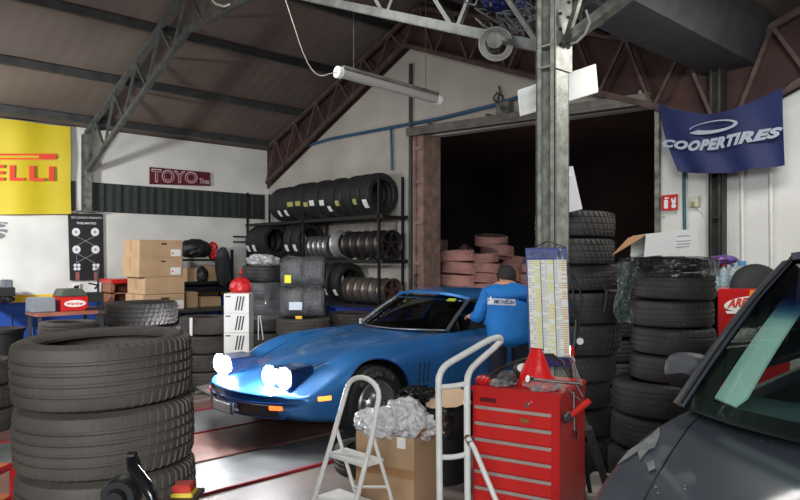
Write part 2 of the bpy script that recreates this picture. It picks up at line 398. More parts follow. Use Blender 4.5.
truss(-.6, [(11.42, 3.0), (7.87, 4.42), (6.1, 4.42), (VAL+.08, 3.06)], tA, m_tr, 'grey steel lattice truss further left along the louvred wall', nbars=11)
truss(6.93, [(11.3, gz(11.3)), (7.4, gz(7.4)), (VAL+.1, gz(VAL+.1))], [(11.3, 3.72), (RIDGE, 5.3), (VAL+.1, 3.68)], m_rustbar, 'rusty dark truss set against the gable above the tyre rack', nbars=13, wb=.035, w=.06)
truss(6.93, [(VAL-.1, gz(VAL-.1)), (-1.7, gz(-1.7)), (-6, gz(-6))], [(VAL-.1, 3.68), (-1.7, 5.3), (-6, 3.68)], m_rustbar, 'rusty dark truss over the blue banner', nbars=13, wb=.04, w=.06)
# columns
def hcolumn(x, y, s, h, label, stiff, m, bolts=True, zb=0):
    h -= zb; stiff = [q-zb for q in stiff]
    t = thing('steel_column', label, 'column', (x, y, zb), pi/2); tf = .014
    mb = MB().box((-s/2, -s/2, 0), (-s/2+tf, s/2, h)); mb.build('flange', m, t, local=True, bevel=.003)
    mb = MB().box((s/2-tf, -s/2, 0), (s/2, s/2, h)); mb.build('flange', m, t, local=True, bevel=.003)
    for sx in (-1, 1):
        for sy in (-1, 1): MB().box((sx*s/2, sy*s/2, 0), (sx*(s/2-s*.27), sy*(s/2-.008), h)).build('flange_lip', m, t, local=True)
    MB().box((-s/2+tf, -.005, 0), (s/2-tf, .005, h)).build('web', m, t, local=True)
    for z in stiff: MB().box((-s/2+tf, -s/2-.004, z), (s/2-tf, s/2+.004, z+.012)).build('stiffener', m, t, local=True)
    MB().box((-s/2-.07, -s/2-.07, 0), (s/2+.07, s/2+.07, .02)).build('base_plate', m, t, local=True)
    if bolts:
        b = MB().box((-s/2-.012, -s/2-.02, stiff[-2]-.02), (-s/2, s/2+.01, stiff[-1]+.35)); b.build('gusset_plate', m, t, local=True)
        for z in (0, .1, .2, .3):
            for yy in (-.05, .05):
                mt = Matrix.Translation(V((-s/2-.012, yy, stiff[-1]+z))) @ Matrix.Rotation(-pi/2, 4, 'Y')
                MB().cyl(.011, 0, .014, 6, mat=mt).build('bolt', m_dsteel, t, local=True)
    return t
m_colm = M('column_grey_green', (142, 146, 134), .45, .25, var=.30, scale=14, bump=.12, bscale=35, col2=(172, 174, 164))
hcolumn(3.80, 2.60, .155, 3.6, 'large grey-green steel column standing behind the red tool cabinet', [1.0, 2.86, 3.0], m_colm)
hcolumn(6.99, 2.80, .13, 3.5, 'dark steel column against the white wall under the blue banner', [2.0, 3.0], M('column_dark', (58, 58, 54), .5, .3, var=.3, scale=9), False)
hcolumn(3.65, 11.41, .13, 3.6, 'grey steel wall post rising between the yellow banner and the ribbed strip', [2.8, 3.0], m_steel, False, 2.34)

# ---------------------------------------------------------------- steel floor plates of the wheel lift
m_plg = M('floor_plate_grey', (104, 108, 108), .38, .2, var=.22, scale=3, bump=.1, bscale=20, col2=(128, 130, 130))
m_plr = M('floor_plate_brownred', (122, 88, 80), .5, .05, var=.2, scale=3.5, bump=.1, bscale=20, col2=(136, 102, 94))
m_redl = M('red_line_paint', (150, 34, 46), .5, var=.1)
for y0, y1, m, r, lb in ((4.20, 4.84, m_plg, 1, 'grey steel floor plate nearest the white step stool, red line along its edge'),
                  (4.87, 5.66, m_plr, 0, 'wide brownish red floor plate under the front of the blue car'),
                  (5.70, 6.50, m_plg, 1, 'grey floor plate under the far wheels of the blue car'),
                  (6.54, 7.10, m_plr, 1, 'faded red floor plate beyond the blue car, by the stacked tyres')):
    t = thing('floor_plate', lb, 'floor plate', (3.6, (y0+y1)/2, 0), group='long steel floor plates of the wheel lift')
    MB().box((.2, y0+.02, 0), (6.7, y1, .018)).build('plate', m, t, bevel=.004)
    if r: MB().box((.2, y0-.008, 0), (6.7, y0+.014, .022)).build('edge_line', m_redl, t, bevel=.003)

# ---------------------------------------------------------------- wall things
# yellow banner
pb = lambda x, y: onY(x, y, BACK-.10)
t = thing('banner', 'big yellow banner with red lettering on the upper left wall', 'banner', pb(20, 212))
m_yel = M('yellow_vinyl', (200, 178, 34), .55, var=.05, scale=2); m_redt = M('red_print', (222, 66, 48), .6, var=0)
def bfold(u, v):
    p = quad((-70, 110), (70, 127), (70.5, 214), (-70, 215), pb)(u, v); p.y += .02*sin(u*17)+.012*sin(v*9+u*5); return p
mb = MB().surf(bfold, 40, 12, .004); mb.build('cloth', m_yel, t, smooth=60)
pt = lambda x, y: onY(x, y, BACK-.155)
mb = text_on(MB(), 'PIRELLI', quad((-66, 163), (54, 166.5), (54, 181), (-66, 180), pt), bold=.028, spacing=1.22)
mb.build('lettering', m_redt, t)
mb = MB()
def rbar(x0, x1, y0, y1, r, proj, off):
    pts = [(x0, y1), (x1-r, y1)]+[(x1-r+r*sin(a), (y0+y1)/2+(y1-y0)/2*cos(a)) for a in [pi*i/8 for i in range(9)]]+[(x0, y0)]
    return [proj(*p) for p in pts]
mb.prism(rbar(-55, 56.5, 153.8, 159.5, 3, pt, 0), (0, -.002, 0)); mb.build('long_bowl_of_letter', m_redt, t)
MB().prism(rbar(-55, 39, 155.6, 158, .5, lambda x, y: onY(x, y, BACK-.162), 0), (0, -.002, 0)).build('bowl_gap', m_yel, t)
# dark red sign TOYO Tires
pb2 = lambda x, y: onY(x, y, BACK-.05)
t = thing('sign', 'small dark red sign with outlined white letters high on the back wall', 'sign', pb2(180, 188))
MB().prism([pb2(150, 167), pb2(210, 172.5), pb2(210.5, 186), pb2(150, 184)], (0, .03, 0)).build('board', M('dark_red_board', (92, 24, 38), .5, var=.1), t)
pt2 = lambda x, y: onY(x, y, BACK-.056)
mb = text_on(MB(), 'TOYO', quad((151.5, 168.5), (197.5, 172.2), (197.5, 183.5), (151.5, 182.2), pt2), bold=.035, spacing=1.05); mb.build('lettering', M('off_white_print', (205, 190, 190), .6, var=0), t)
pt3 = lambda x, y: onY(x, y, BACK-.060)
text_on(MB(), 'TOYO', quad((152.3, 169.5), (196.7, 173.2), (196.7, 182.7), (152.3, 181.4), pt3), bold=-.004, spacing=1.07).build('lettering_core', M('dark_red_core', (120, 26, 44), .5, var=0), t)
text_on(MB(), 'Tires', quad((199.5, 178.5), (209.3, 179), (209.3, 184), (199.5, 183.6), pt2), bold=.01).build('small_lettering', MATS['off_white_print'], t)
# black diagnostic poster
t = thing('poster', 'black wheel alignment poster with white circles on the back wall', 'poster', pb2(86, 281))
MB().prism([pb2(68, 213), pb2(103, 214), pb2(104, 280), pb2(70, 280.5)], (0, .01, 0)).build('sheet', M('black_poster', (34, 34, 36), .5, var=.05), t)
mw = M('poster_white', (226, 226, 226), .6, var=0); mg = M('poster_grey', (150, 150, 152), .6, var=0)
def dot(mb, x, y, r, proj, n=20, ry=None):
    mb.add([proj(x+r*cos(2*pi*i/n), y+(ry or r)*sin(2*pi*i/n)) for i in range(n)], [tuple(range(n))])
mb = MB()
for x, y in ((76, 232), (95, 232), (76.5, 249.5), (95.5, 249.5)): dot(mb, x, y, 4.1, pt2)
for x, y in ((77, 267), (96, 267)):
    for dx, dy in ((-1.8, -1.8), (1.8, -1.8), (-1.8, 1.8), (1.8, 1.8)): dot(mb, x+dx, y+dy, 1.7, pt2, 12)
mb.build('wheel_circles', mw, t)
mb = MB()
for x, y in ((76, 232), (95, 232), (76.5, 249.5), (95.5, 249.5)): dot(mb, x, y, 1.3, pt3)
mb.build('wheel_centres', mg, t)
mb = MB()
for a, b in (((76, 236), (95, 246)), ((95, 236), (76, 246)), ((76, 253), (95, 263)), ((95, 253), (76, 263))):
    mb.bar(pt2(*a), pt2(*b), .008, .002, up=V((0, 1, 0)))
mb.bar(pt2(76.5, 255), pt2(77, 263), .012, .002)
mb.build('link_lines', mg, t)
mb = text_on(MB(), 'TEST COMPLETO PNEUMATICI', quad((71, 216.5), (102, 217), (102, 219), (71, 218.5), pt2), bold=0)
text_on(mb, 'PNEUMATICI', quad((77, 222), (96, 222.3), (96, 224.5), (77, 224.2), pt2), bold=.02); mb.build('title_lettering', mw, t)
MB().prism([pt2(75.5, 272), pt2(79.5, 272), pt2(79.5, 280), pt2(75.5, 280)], (0, -.002, 0)).prism([pt2(94, 272), pt2(98, 272), pt2(98, 280), pt2(94, 280)], (0, -.002, 0)).build('gauge_bars', M('poster_rose', (150, 90, 92), .6, var=0), t)
# grey painted letters at the left edge of the picture
mb = text_on(MB(), 'S', quad((-8, 222), (8, 222), (8, 227.5), (-10, 227.5), lambda x, y: onY(x, y, BACK-.012)), shear=.2, bold=.05)
text_on(mb, 'S', quad((-10, 229), (8, 229), (7, 239), (-12, 239), lambda x, y: onY(x, y, BACK-.012)), shear=.2, bold=.05)
tag(mb.build('painted_letters', M('grey_wall_letters', (120, 122, 124), .7, var=.05)), 'grey slanted painted letters on the white wall below the yellow banner', 'lettering')
# wall notices below poster
mb = MB().prism([pb2(72, 283), pb2(80, 283), pb2(80, 292), pb2(72, 292)], (0, .01, 0)); mb.add([pt2(74, 286), pt2(79, 285), pt2(78.6, 290), pt2(73.5, 290)], [(0, 1, 2, 3)], 1)
tag(mb.build('notice', [m_paper, m_dark]), 'small white notice under the left half of the black poster', 'notice')
mb = MB().prism([pb2(91, 283), pb2(101, 283), pb2(101, 292), pb2(91, 292)], (0, .01, 0)); mb.add([pt2(94, 288), pt2(98, 284.5), pt2(99, 286), pt2(95, 289.5)], [(0, 1, 2, 3)], 1)
tag(mb.build('notice', [m_paper, m_dark]), 'small white notice under the right half of the black poster', 'notice')
# fire extinguisher sign
pr = lambda x, y: onX(x, y, XD-.03); pr2 = lambda x, y: onX(x, y, XD-.036)
t = thing('safety_sign', 'red fire extinguisher sign with caption on white wall beside the doorway', 'sign', pr(669, 218))
MB().prism([pr(661.5, 195.5), pr(677.5, 194), pr(677.5, 210), pr(661.5, 210.5)], (.01, 0, 0)).build('plate', m_red, t)
mb = MB(); mb.add([pr2(664, 200), pr2(668, 200), pr2(668, 208.5), pr2(664, 208.5)], [(0, 1, 2, 3)]); mb.add([pr2(664.6, 197.3), pr2(668.5, 197.3), pr2(668.5, 198.6), pr2(665, 199.5)], [(0, 1, 2, 3)])
mb.add([pr2(665, 202), pr2(667, 202), pr2(667, 204), pr2(665, 204)], [(0, 1, 2, 3)])
n = 8
for cx, cy, rx, ry in ((673.7, 202, 2.2, 2), (673.7, 206, 2.5, 2.2), (672, 199.5, .9, 1.6), (675, 199, .9, 2)): dot(mb, cx, cy, rx, pr2, 10, ry)
mb.build('pictogram', mw, t)
text_on(MB(), 'ESTINTORE', quad((661.5, 212), (677.5, 211.5), (677.5, 213.8), (661.5, 214.2), pr2), bold=.01).build('caption', M('green_print', (70, 120, 100), .6, var=0), t)
text_on(MB(), 'N', quad((662, 216), (664.5, 216), (664.5, 218.2), (662, 218.2), pr2)).build('caption_number', MATS['green_print'], t)
# switch box, pipes on the door wall
t = thing('switch_box', 'small beige switch box on the white wall right of the red sign', 'switch box', pr(695, 208))
a, b = pr(691, 197), pr(700, 207); MB().box((XD-.07, b.y, b.z), (XD, a.y, a.z)).build('housing', M('beige_plastic', (196, 192, 172), .5, var=.05), t, bevel=.006)
a, b = pr(693, 202), pr(696, 206.5); MB().box((XD-.08, b.y, b.z), (XD-.07, a.y, a.z)).build('socket', M('ochre_plastic', (150, 130, 80), .5, var=.05), t)
MB().tube([pr(697, 207), pr(700, 210), pr(703, 212), pr(704, 216)], .006, 6).build('wire', m_paper, t)
def pipe(pts, r, m, lb, nm='conduit', cat='pipe'):
    return tag(MB().tube(pts, r, 8).build(nm, m, smooth=50), lb, cat)
m_teal = M('teal_conduit', (36, 92, 96), .5, var=.1); m_bpipe = M('blue_conduit', (44, 84, 120), .5, var=.15)
pipe([pr(683.5, 168), pr(685, 238)], .018, m_teal, 'teal vertical conduit beside the red safety sign')
pipe([pr(742, 170), pr(743, 262)], .022, m_whitep, 'white vertical pipe right of the dark wall column')
pipe([pr(771, 165), pr(772, 270)], .022, m_whitep, 'white vertical pipe near the right edge, left of the meter boxes')
px_ = lambda x, y: onX(x, y, XD-.05)
pipe([px_(302, 147), px_(330, 139), px_(391, 127.5), px_(437, 119), px_(495, 105), px_(522, 96)], .025, m_bpipe, 'long blue conduit climbing along the gable above the tyre rack')
pipe([px_(391, 127.5), px_(392, 170)], .02, m_bpipe, 'short blue conduit dropping from the long conduit left of the doorway')
pipe([px_(410.5, 64), px_(410.5, 296)], .028, m_dsteel, 'dark vertical pipe on the gable just left of the doorway')
pipe([px_(497, 103), px_(493, 98), px_(497, 93), px_(503, 96), px_(502, 104), px_(497, 103), px_(500, 92), px_(499, 86)], .012, m_dark, 'small loop of black cable hanging on the gable conduit', 'cable_loop', 'cable')
t = thing('wall_box', 'small grey box with wires on the gable above the doorway rail', 'switch box', px_(505, 110))
a, b = px_(499, 104), px_(512, 113); MB().box((XD-.12, b.y, b.z), (XD-.02, a.y, a.z)).build('housing', m_steel, t, bevel=.006)
mb = MB()
for c in (502, 508): mb.tube([px_(c, 108), onX(c, 109, XD-.16)], .03, 8)
mb.build('socket', m_dsteel, t)
# meter boxes at the right edge
for (x0, y0, x1, y1), lb in (((783, 269, 798, 276), 'upper small grey meter box at the far right wall'), ((784, 279, 800, 286), 'lower small grey meter box at the far right wall')):
    a, b = pr(x0, y0), pr(x1, y1); t = thing('meter_box', lb, 'meter box', (XD-.04, (a.y+b.y)/2, b.z))
    MB().box((XD-.09, b.y, b.z), (XD, a.y, a.z)).build('housing', M('light_grey_box', (180, 180, 176), .5, var=.05), t, bevel=.005)
    MB().box((XD-.094, b.y+.02, b.z+.03), (XD-.09, a.y-.03, b.z+.045)).build('slot', m_dark, t)
# blue banner
XB = 6.72
pc = lambda x, y: onX(x, y, XB)
t = thing('banner', 'dark blue cloth banner with white slanted lettering hung over the right wall', 'banner', pc(720, 172))
TOPX = [(658, 103), (672, 109), (690, 112), (705, 114), (718, 113.5), (732, 110), (748, 103), (765, 96), (783, 87.5)]
BOTX = [(678, 171.5), (690, 172.7), (702, 173.5), (715, 173.5), (728, 172.5), (742, 170.5), (756, 168.8), (770, 167.5), (784, 165)]
def lerp_pts(pts, u):
    k = u*(len(pts)-1); i = min(int(k), len(pts)-2); f = k-i
    return (pts[i][0]*(1-f)+pts[i+1][0]*f, pts[i][1]*(1-f)+pts[i+1][1]*f)
def cban(u, v):
    a = lerp_pts(BOTX, u); b = lerp_pts(TOPX, u); bend = -6*sin(pi*v)*(1-u)**2*.6
    p = pc(a[0]*(1-v)+b[0]*v+bend, a[1]*(1-v)+b[1]*v); p.x += .035*sin(u*15+v*2)*(.4+.6*(1-v)); return p
MB().surf(cban, 48, 16, .004).build('cloth', M('navy_banner_cloth', (17, 30, 78), .7, var=.18, scale=3), t, smooth=60)
def cprint(x, y):
    p = onX(x, y, XB-.055); return p
XL = [(662, 146.5), (690, 151), (715, 150), (740, 144), (783, 136.5)]
XT = [(662, 139), (690, 141), (715, 138), (740, 132), (783, 126.5)]
def on_b(u, v):
    a = lerp_pts(XL, u); b = lerp_pts(XT, u); return cprint(a[0]*(1-v)+b[0]*v, a[1]*(1-v)+b[1]*v)
m_lt = M('pale_banner_print', (150, 160, 170), .6, var=.05)
text_on(MB(), 'COOPERTIRES', on_b, shear=.35, bold=.065, spacing=1.14).build('lettering', m_lt, t)
mb = MB(); N = 40; ring = []
for i in range(N+1):
    a = R(200)+R(330)*i/N; wd = 4.2*(1-i/N)**1.5+.6
    cx, cy, rx, ry = 713, 127, 25, 6.6; th = R(-9)
    e = lambda rx, ry: (cx+rx*cos(a)*cos(th)-ry*sin(a)*-sin(th)*-1, cy-ry*sin(a)*cos(th)*1+rx*cos(a)*sin(th)*1)
    ring.append((cprint(*e(rx, ry)), cprint(*e(rx-wd*2, ry-wd))))
for (a, b), (c, d_) in zip(ring, ring[1:]): mb.add([a, b, d_, c], [(0, 1, 2, 3)])
mb.build('swoosh_logo', m_lt, t)
for a in ((659, 104), (782.5, 88.5)): p = pc(*a); MB().tube([p, V((XD-.12, p.y, p.z+.12))], .005, 6).build('rope', m_dsteel, t)
# tilted white panel behind column and one lower down
pw = lambda x, y: P(x, y, 4.95)
t = thing('blank_sign', 'blank white panel tilted behind the upper part of the big column', 'panel', pw(558, 90))
MB().prism([pw(518, 90), pw(596, 63.5), pw(598.5, 92), pw(520.5, 116)], F_*.03).build('panel_board', m_paper, t, bevel=.004); MB().bar(pw(556, 92), P(556, 92, 4.56), .03).bar(pw(556, 82), P(556, 82, 4.56), .03).build('bracket', m_dsteel, t)
pw = lambda x, y: P(x, y, 4.62)
mb = MB().prism([pw(566, 167), pw(573, 166), pw(582.5, 209), pw(566, 213)], F_*.012); mb.bar(pw(569, 175), P(566, 175, 4.52), .02)
tag(mb.build('blank_sheet', m_paper, bevel=.002), 'narrow blank white sheet hanging beside the column above the tyre stack', 'sheet')
# hanging tube lamp
A, B = onY(341, 74.5, 5.0), onY(429, 97, 5.0)
t = thing('tube_lamp', 'long unlit white tube lamp hanging from the roof by thin wires', 'lamp', (A+B)/2)
A2 = V((A.x, 5.0, 3.34)); B2 = V((A.x+1.28, 5.0, 3.30)); dx = (B2-A2).normalized()
MB().tube([A2, B2], .046, 16).build('diffuser', M('milky_diffuser', (160, 156, 150), .35, var=.03), t, smooth=50)
MB().bar(A2+V((0, 0, .05)), B2+V((0, 0, .05)), .1, .03).build('housing', m_steel, t, bevel=.004)
for e, s in ((A2, -1), (B2, 1)): MB().tube([e+dx*s*.001, e+dx*s*.05], .056, 16).build('end_cap', m_whitep, t, smooth=50)
for q in (.12, .88):
    p = A2.lerp(B2, q); MB().tube([p+V((0, 0, .05)), V((p.x, p.y, roofz(5.0)-.03))], .004, 5).build('suspension_wire', m_dsteel, t)
cb = [A2+V((-.04, 0, 0))]+[V((A2.x-.1-.45*s, 5.0+.3*s, 3.34-.10*sin(pi*min(1, s*1.5))+1.05*s**2.2)) for s in [i/14 for i in range(1, 15)]]
MB().tube(cb, .005, 6).build('cable', M('dull_white_cable', (150, 146, 140), .6), t, smooth=60)
# coil of cable and bundled wires in the truss by the column, blue bundle
t = thing('cable_coil', 'round coil of pale cable hanging on the truss left of the column', 'cable', P(505, 60, 4.7))
for rr, dd in ((.115, 0), (.10, .015), (.085, .03)):
    c = P(496, 44, 4.7+dd); mb = MB().tube([c+R_*rr*cos(a)+V((0, 0, rr*sin(a))) for a in [2*pi*i/28 for i in range(28)]], .009, 6, closed=True); mb.build('loop', M('pale_cable', (150, 148, 140), .5, var=.2), t, smooth=60)
c = P(494, 42, 4.7); MB().tube([c-F_*.03, c+F_*.06], .055, 14).build('hub', m_steel, t, smooth=40)
t = thing('cable_coil', 'coil of grey cable on the truss right of the column top', 'cable', P(592, 14, 5.0))
for rr in (.10, .085):
    c = P(592, 14, 4.9); MB().tube([c+R_*rr*cos(a)+V((0, 0, rr*sin(a))) for a in [2*pi*i/24 for i in range(24)]], .009, 6, closed=True).build('loop', m_dsteel, t, smooth=60)
random.seed(4)
mb = MB()
for k in range(16):
    c = P(505+random.uniform(-30, 28), random.uniform(-4, 30), 4.8+random.random()*.3); pts = [c+V((random.uniform(-.12, .12), random.uniform(-.12, .12), random.uniform(-.08, .08))) for _ in range(6)]
    mb.tube(pts, .008, 5)
tag(mb.build('wire_tangle', M('wire_grey', (92, 92, 94), .5, var=.3), smooth=60), 'tangle of loose wires lying in the truss left of the column', 'wires', kind='stuff')
random.seed(9)
def lump(c, sz, seed, m, name, parent=None, amp=.35, fr=2.2, sub=4, flat=0., ridg=True, local=False):
    bm = bmesh.new(); bmesh.ops.create_icosphere(bm, subdivisions=sub, radius=1)
    mb = MB(); off = V((seed*7.3, seed*3.1, seed*1.7)); vs = []
    for v in bm.verts:
        n_ = NZ.noise(v.co*fr+off); 
        if ridg: n_ = 1-2*abs(n_)+.5*NZ.noise(v.co*fr*2.7+off)-.6
        k = 1+amp*n_; p = V((v.co.x*k*sz[0], v.co.y*k*sz[1], v.co.z*k*sz[2]))
        if flat and p.z < -flat*sz[2]: p.z = -flat*sz[2]
        vs.append(V(c)+p)
    fs = [tuple(v.index for v in f.verts) for f in bm.faces]; bm.free()
    mb.add(vs, fs); return mb.build(name, m, parent, smooth=80, local=local)
tag(lump(P(505, 2, 4.95), (.22, .12, .08), 3, M('blue_tarp', (24, 34, 92), .5, var=.2), 'tarp_bundle'), 'dark blue bundle of cloth lying on top of the truss', 'bundle')
pipe([P(571, 44, 4.35), P(577, 42, 4.3), P(585, 34, 4.25), P(590, 22, 4.2), P(586, 10, 4.2)], .008, M('pale_cable2', (170, 168, 160), .5, var=.1), 'thin pale cable curving beside the top of the big column', 'cable', 'cable')
pipe([P(212, 0, 7.6), P(216, 4, 7.6), P(224, 6.5, 7.5), P(234, 3, 7.5), P(238, -4, 7.5)], .014, M('pale_cable2', (170, 168, 160)), 'thin pale cable looped over the left truss', 'cable', 'cable')
# ---------------------------------------------------------------- tyres
def tyre_mesh(Rr, w, rim, pitches=48, slant=.5, depth=.008, grooves=(-.27, -.09, .09, .27), sipe=.06, offs=0):
    hw = w/2
    prof = []  # (r, z, row kind)
    tz = .40*w
    zs = sorted(set([-tz, tz]+[g*w+s for g in grooves for s in (-.0075, -.0045, .0045, .0075)]+[-.33*w, .33*w]))
    rows = []
    for z in zs:
        ing = any(abs(z-g*w) < .0055 for g in grooves)
        crown = .006*(z/tz)**2
        rows.append((Rr-crown-(depth if ing else 0), z, 0 if ing else 1))
    rows = [(rim+.004, -.36*w, 2), (rim, -.41*w, 2), (rim+.010, -.455*w, 2), (rim+.018, -.462*w, 2), (rim+.022, -.478*w, 2), (rim+(Rr-rim)*.5, -.5*w, 2), (rim+(Rr-rim)*.54, -.497*w, 2), (Rr-.045, -.490*w, 2), (Rr-.026, -.470*w, 3), (Rr-.011, -.440*w, 1)] + rows
    rows += [(r, -z, k) for r, z, k in reversed(rows[:10])]
    rows += [(rim+.030, .42*w, 2), (Rr-.05, .45*w, 2), (Rr-.022, .36*w, 2), (Rr-.022, -.36*w, 2), (Rr-.05, -.45*w, 2), (rim+.030, -.42*w, 2)]
    mb = MB(); A = []
    for p in range(pitches):
        for f in (0., 1-sipe, 1-sipe+.02, .99): A.append(((p+f)/pitches*2*pi, f > .5 and f < .98 or False))
    K = len(rows); vs = []; nA = len(A)
    for th, s in A:
        for r, z, k in rows:
            t2 = th+slant*(z/hw)*2*pi/pitches*(1 if k != 2 else 0)*(1 if z < 0 or offs == 0 else 1)
            rr = r-((.009 if abs(z) > .3*w else .005) if (s and k in (1, 3)) else 0)
            vs.append((rr*cos(t2), rr*sin(t2), z+hw))
    fs = []
    for i in range(nA):
        i2 = (i+1) % nA
        for k in range(K):
            k2 = (k+1) % K; fs.append((i*K+k, i2*K+k, i2*K+k2, i*K+k2))
    mb.add(vs, fs); o = mb.build('tyre', m_rubber, local=True, smooth=32)
    me = o.data; bpy.data.objects.remove(o); return me
TM = {'big': tyre_mesh(.335, .245, .232, 60, .45, .012, (-.23, -.075, .085, .24), .06),
      'car': tyre_mesh(.325, .215, .205, 44, .8), 'suv': tyre_mesh(.345, .235, .21, 44, .6, grooves=(-.26, -.09, .09, .26)),
      'small': tyre_mesh(.29, .185, .19, 40, .8, grooves=(-.2, 0, .2)), 'slim': tyre_mesh(.31, .20, .20, 44, -.9, grooves=(-.24, 0, .24))}
TW = {'big': .245, 'car': .215, 'suv': .235, 'small': .185, 'slim': .20}; TR = {'big': .335, 'car': .325, 'suv': .345, 'small': .29, 'slim': .31}
TMM = {}
def tyre(kind, loc, label, rot=(0, 0, 0), mat=None, group=None, name='tyre'):
    mat = mat or m_rubber; key = (kind, mat.name)
    if key not in TMM:
        me = TM[kind].copy(); me.materials.clear(); me.materials.append(mat); TMM[key] = me
    o = bpy.data.objects.new(name, TMM[key]); COL.objects.link(o); o.location = loc; o.rotation_euler = rot
    WORLD_O[o.name] = V(loc); return tag(o, label, 'tyre', group)
def sticker(t, kind, a, z0, z1, m, wa=.13, name='sticker', lift=.003):
    r = TR[kind]+lift; mb = MB()
    mb.lathe([(r, TW[kind]*z0), (r+.0015, TW[kind]*z0), (r+.0015, TW[kind]*z1), (r, TW[kind]*z1)], 6, closed=True, a0=a-wa, a1=a+wa)
    o = mb.build(name, m, t, local=True, smooth=40); return o
def stack(c, kinds, where, mat=None, group=None, seed=0, tilt=.02, jit=.02, z0=.002, grow=.0, lo=0):
    random.seed(seed); z = z0; out = []; n = len(kinds)
    for i, k in enumerate(kinds):
        nm = 'topmost' if i == n-1 else ORD[i+lo] if i+lo < 9 else 'tenth from the floor'
        tx, ty = random.uniform(-tilt, tilt), random.uniform(-tilt, tilt); rz = random.random()*6
        tt = abs(tx)*TR[k]+abs(ty)*TR[k]
        o = tyre(k, (c[0]+random.uniform(-jit, jit), c[1]+random.uniform(-jit, jit), z+tt*.5), f'{where[0]}, {nm}', (tx, ty, rz), mat, group)
        z += TW[k]+tt*.5+.003; out.append(o)
    return out, z
def at_scr(px, D): p = P(px, 300, D); return (p.x, p.y)
# foreground stack
c = at_scr(107.5, 2.68)
random.seed(1); zz = .002
big = []
for i in range(6):
    w_ = .2475 if i < 5 else .25
    tl = [(.0, .0), (.01, -.01), (-.01, .01), (.012, .008), (.01, -.012), (-.030, .012)][i]
    off = [(0, 0), (.01, 0), (0, .01), (.005, 0), (0, 0), (-.005, .004)][i]
    nm = ['lowest of all, on the floor', 'second from the floor', 'third from the floor', 'third from the top', 'second from the top, with slanted sipes', 'topmost with its open rim hole showing'][i]
    big.append(1)
    if i == 0: continue
    z = 1.298-.249*(6-i)
    rl, pt_ = [(0, 0), (0, 0), (0, 0), (.0, .0), (.010, .008), (.018, .020)][i]
    nrm_ = (V((0, 0, 1))-R_*rl-F_*pt_).normalized(); eu = (nrm_.to_track_quat('Z', 'Y').to_matrix() @ Matrix.Rotation(i*1.3, 3, 'Z')).to_euler()
    tyre('big', (c[0]+off[0], c[1]+off[1], max(z, .0)), f'large worn tyre of the foreground stack, {nm}', tuple(eu), m_rubber_big, 'large worn tyres stacked in the foreground')
# raise: the stack stands on a low pallet so that its top is at table height
MB().box((c[0]-.36, c[1]-.36, 0), (c[0]+.36, c[1]+.36, .035)).build('pallet', M('old_wood', (120, 96, 70), .85)) and None
tag(bpy.data.objects['pallet'], 'low wooden pallet under the large foreground tyre stack', 'pallet')
# stacks along the left and middle distance
stack(at_scr(70, 7.6), ['car']*4, ('worn tyre of the low stack below the red machine', 'in that stack'), m_rubber_d, 'tyres stacked below the red machine', 3)
stack(at_scr(144, 6.35), ['suv']*4+['car'], ('black tyre stacked in front of the cardboard boxes', 'in that stack'), m_rubber, 'tyres stacked in front of the cardboard boxes', 5)
s3, z = stack(at_scr(205, 8.3), ['car']*4, ('tyre of the stack between cartons and white boxes', 'in that stack'), m_rubber_d, 'tyres stacked left of the white boxes', 6)
for o in s3[-1:]: sticker(o, 'car', -o.rotation_euler.z-2.6, .0, 1., m_paper, .06, 'paper_tape')
cw1 = at_scr(264, 8.62)
s4, z4 = stack(cw1, ['car']*4, ('dark tyre stacked under the film wrapped pair', 'in the stack beside the white boxes'), m_rubber, 'tyres stacked beside the white boxes', 7)
random.seed(12); s5 = []
for i in range(2):
    s5.append(tyre('slim', (cw1[0], cw1[1], z4+i*.203), f'tyre wrapped in clear film beside the red bag, {["lower","upper"][i]} of the two', (0, 0, i), m_rubber_n, 'film wrapped tyres by the red bag'))
zt = z4+.41
tyre('slim', (cw1[0]+.03, cw1[1], zt), 'unwrapped thin tyre lying on top of the film wrapped stack', (.03, .02, 0), m_rubber_n)
def film(cx, cy, rx, ry, z0, z1, seed, label, m=None, parent=None, amp=.022, name='stretch_film', rz=0):
    off = V((seed*3.3, seed*5.1, 0)); mb = MB(); n = 72; h = z1-z0
    rows = [(.62, z0-.0)]+[(1, z0+h*k/12) for k in range(13)]+[(.62, z1+.012), (.3, z1+.006)]
    vs = []
    for rf, z in rows:
        for i in range(n):
            a = 2*pi*i/n; q = V((cos(a)*3, sin(a)*3, z*9))+off; d = abs(NZ.noise(q))*amp*2+amp*.3
            sx = (abs(cos(a))**.8)*(1 if cos(a) > 0 else -1); sy = (abs(sin(a))**.8)*(1 if sin(a) > 0 else -1)
            x_, y_ = (rx*sx+d*cos(a))*rf, (ry*sy+d*sin(a))*rf
            vs.append((cx+x_*cos(rz)-y_*sin(rz), cy+x_*sin(rz)+y_*cos(rz), z+.004*NZ.noise(q*2)))
    K = len(rows); fs = [(k*n+i, k*n+(i+1) % n, (k+1)*n+(i+1) % n, (k+1)*n+i) for k in range(K-1) for i in range(n)]
    o = mb.add(vs, fs).build(name, m or m_film, parent, smooth=70)
    if label: tag(o, label, 'film')
    return o
film(cw1[0], cw1[1], .325, .325, z4-.05, z4+.405, 3, 'crumpled clear film around the tyres beside the red bag')
lump((cw1[0]+.0, cw1[1]+.02, zt+.27), (.2, .2, .075), 8, m_bag, 'plastic_bag'); tag(bpy.data.objects['plastic_bag'], 'crumpled clear plastic bag on top of the wrapped tyre stack', 'plastic bag')
pts = [V((cw1[0], cw1[1], 0))+(-F_*.34)+R_*.0+V((0, 0, z)) for z in (z4+.0, z4-.15, z4-.3)]
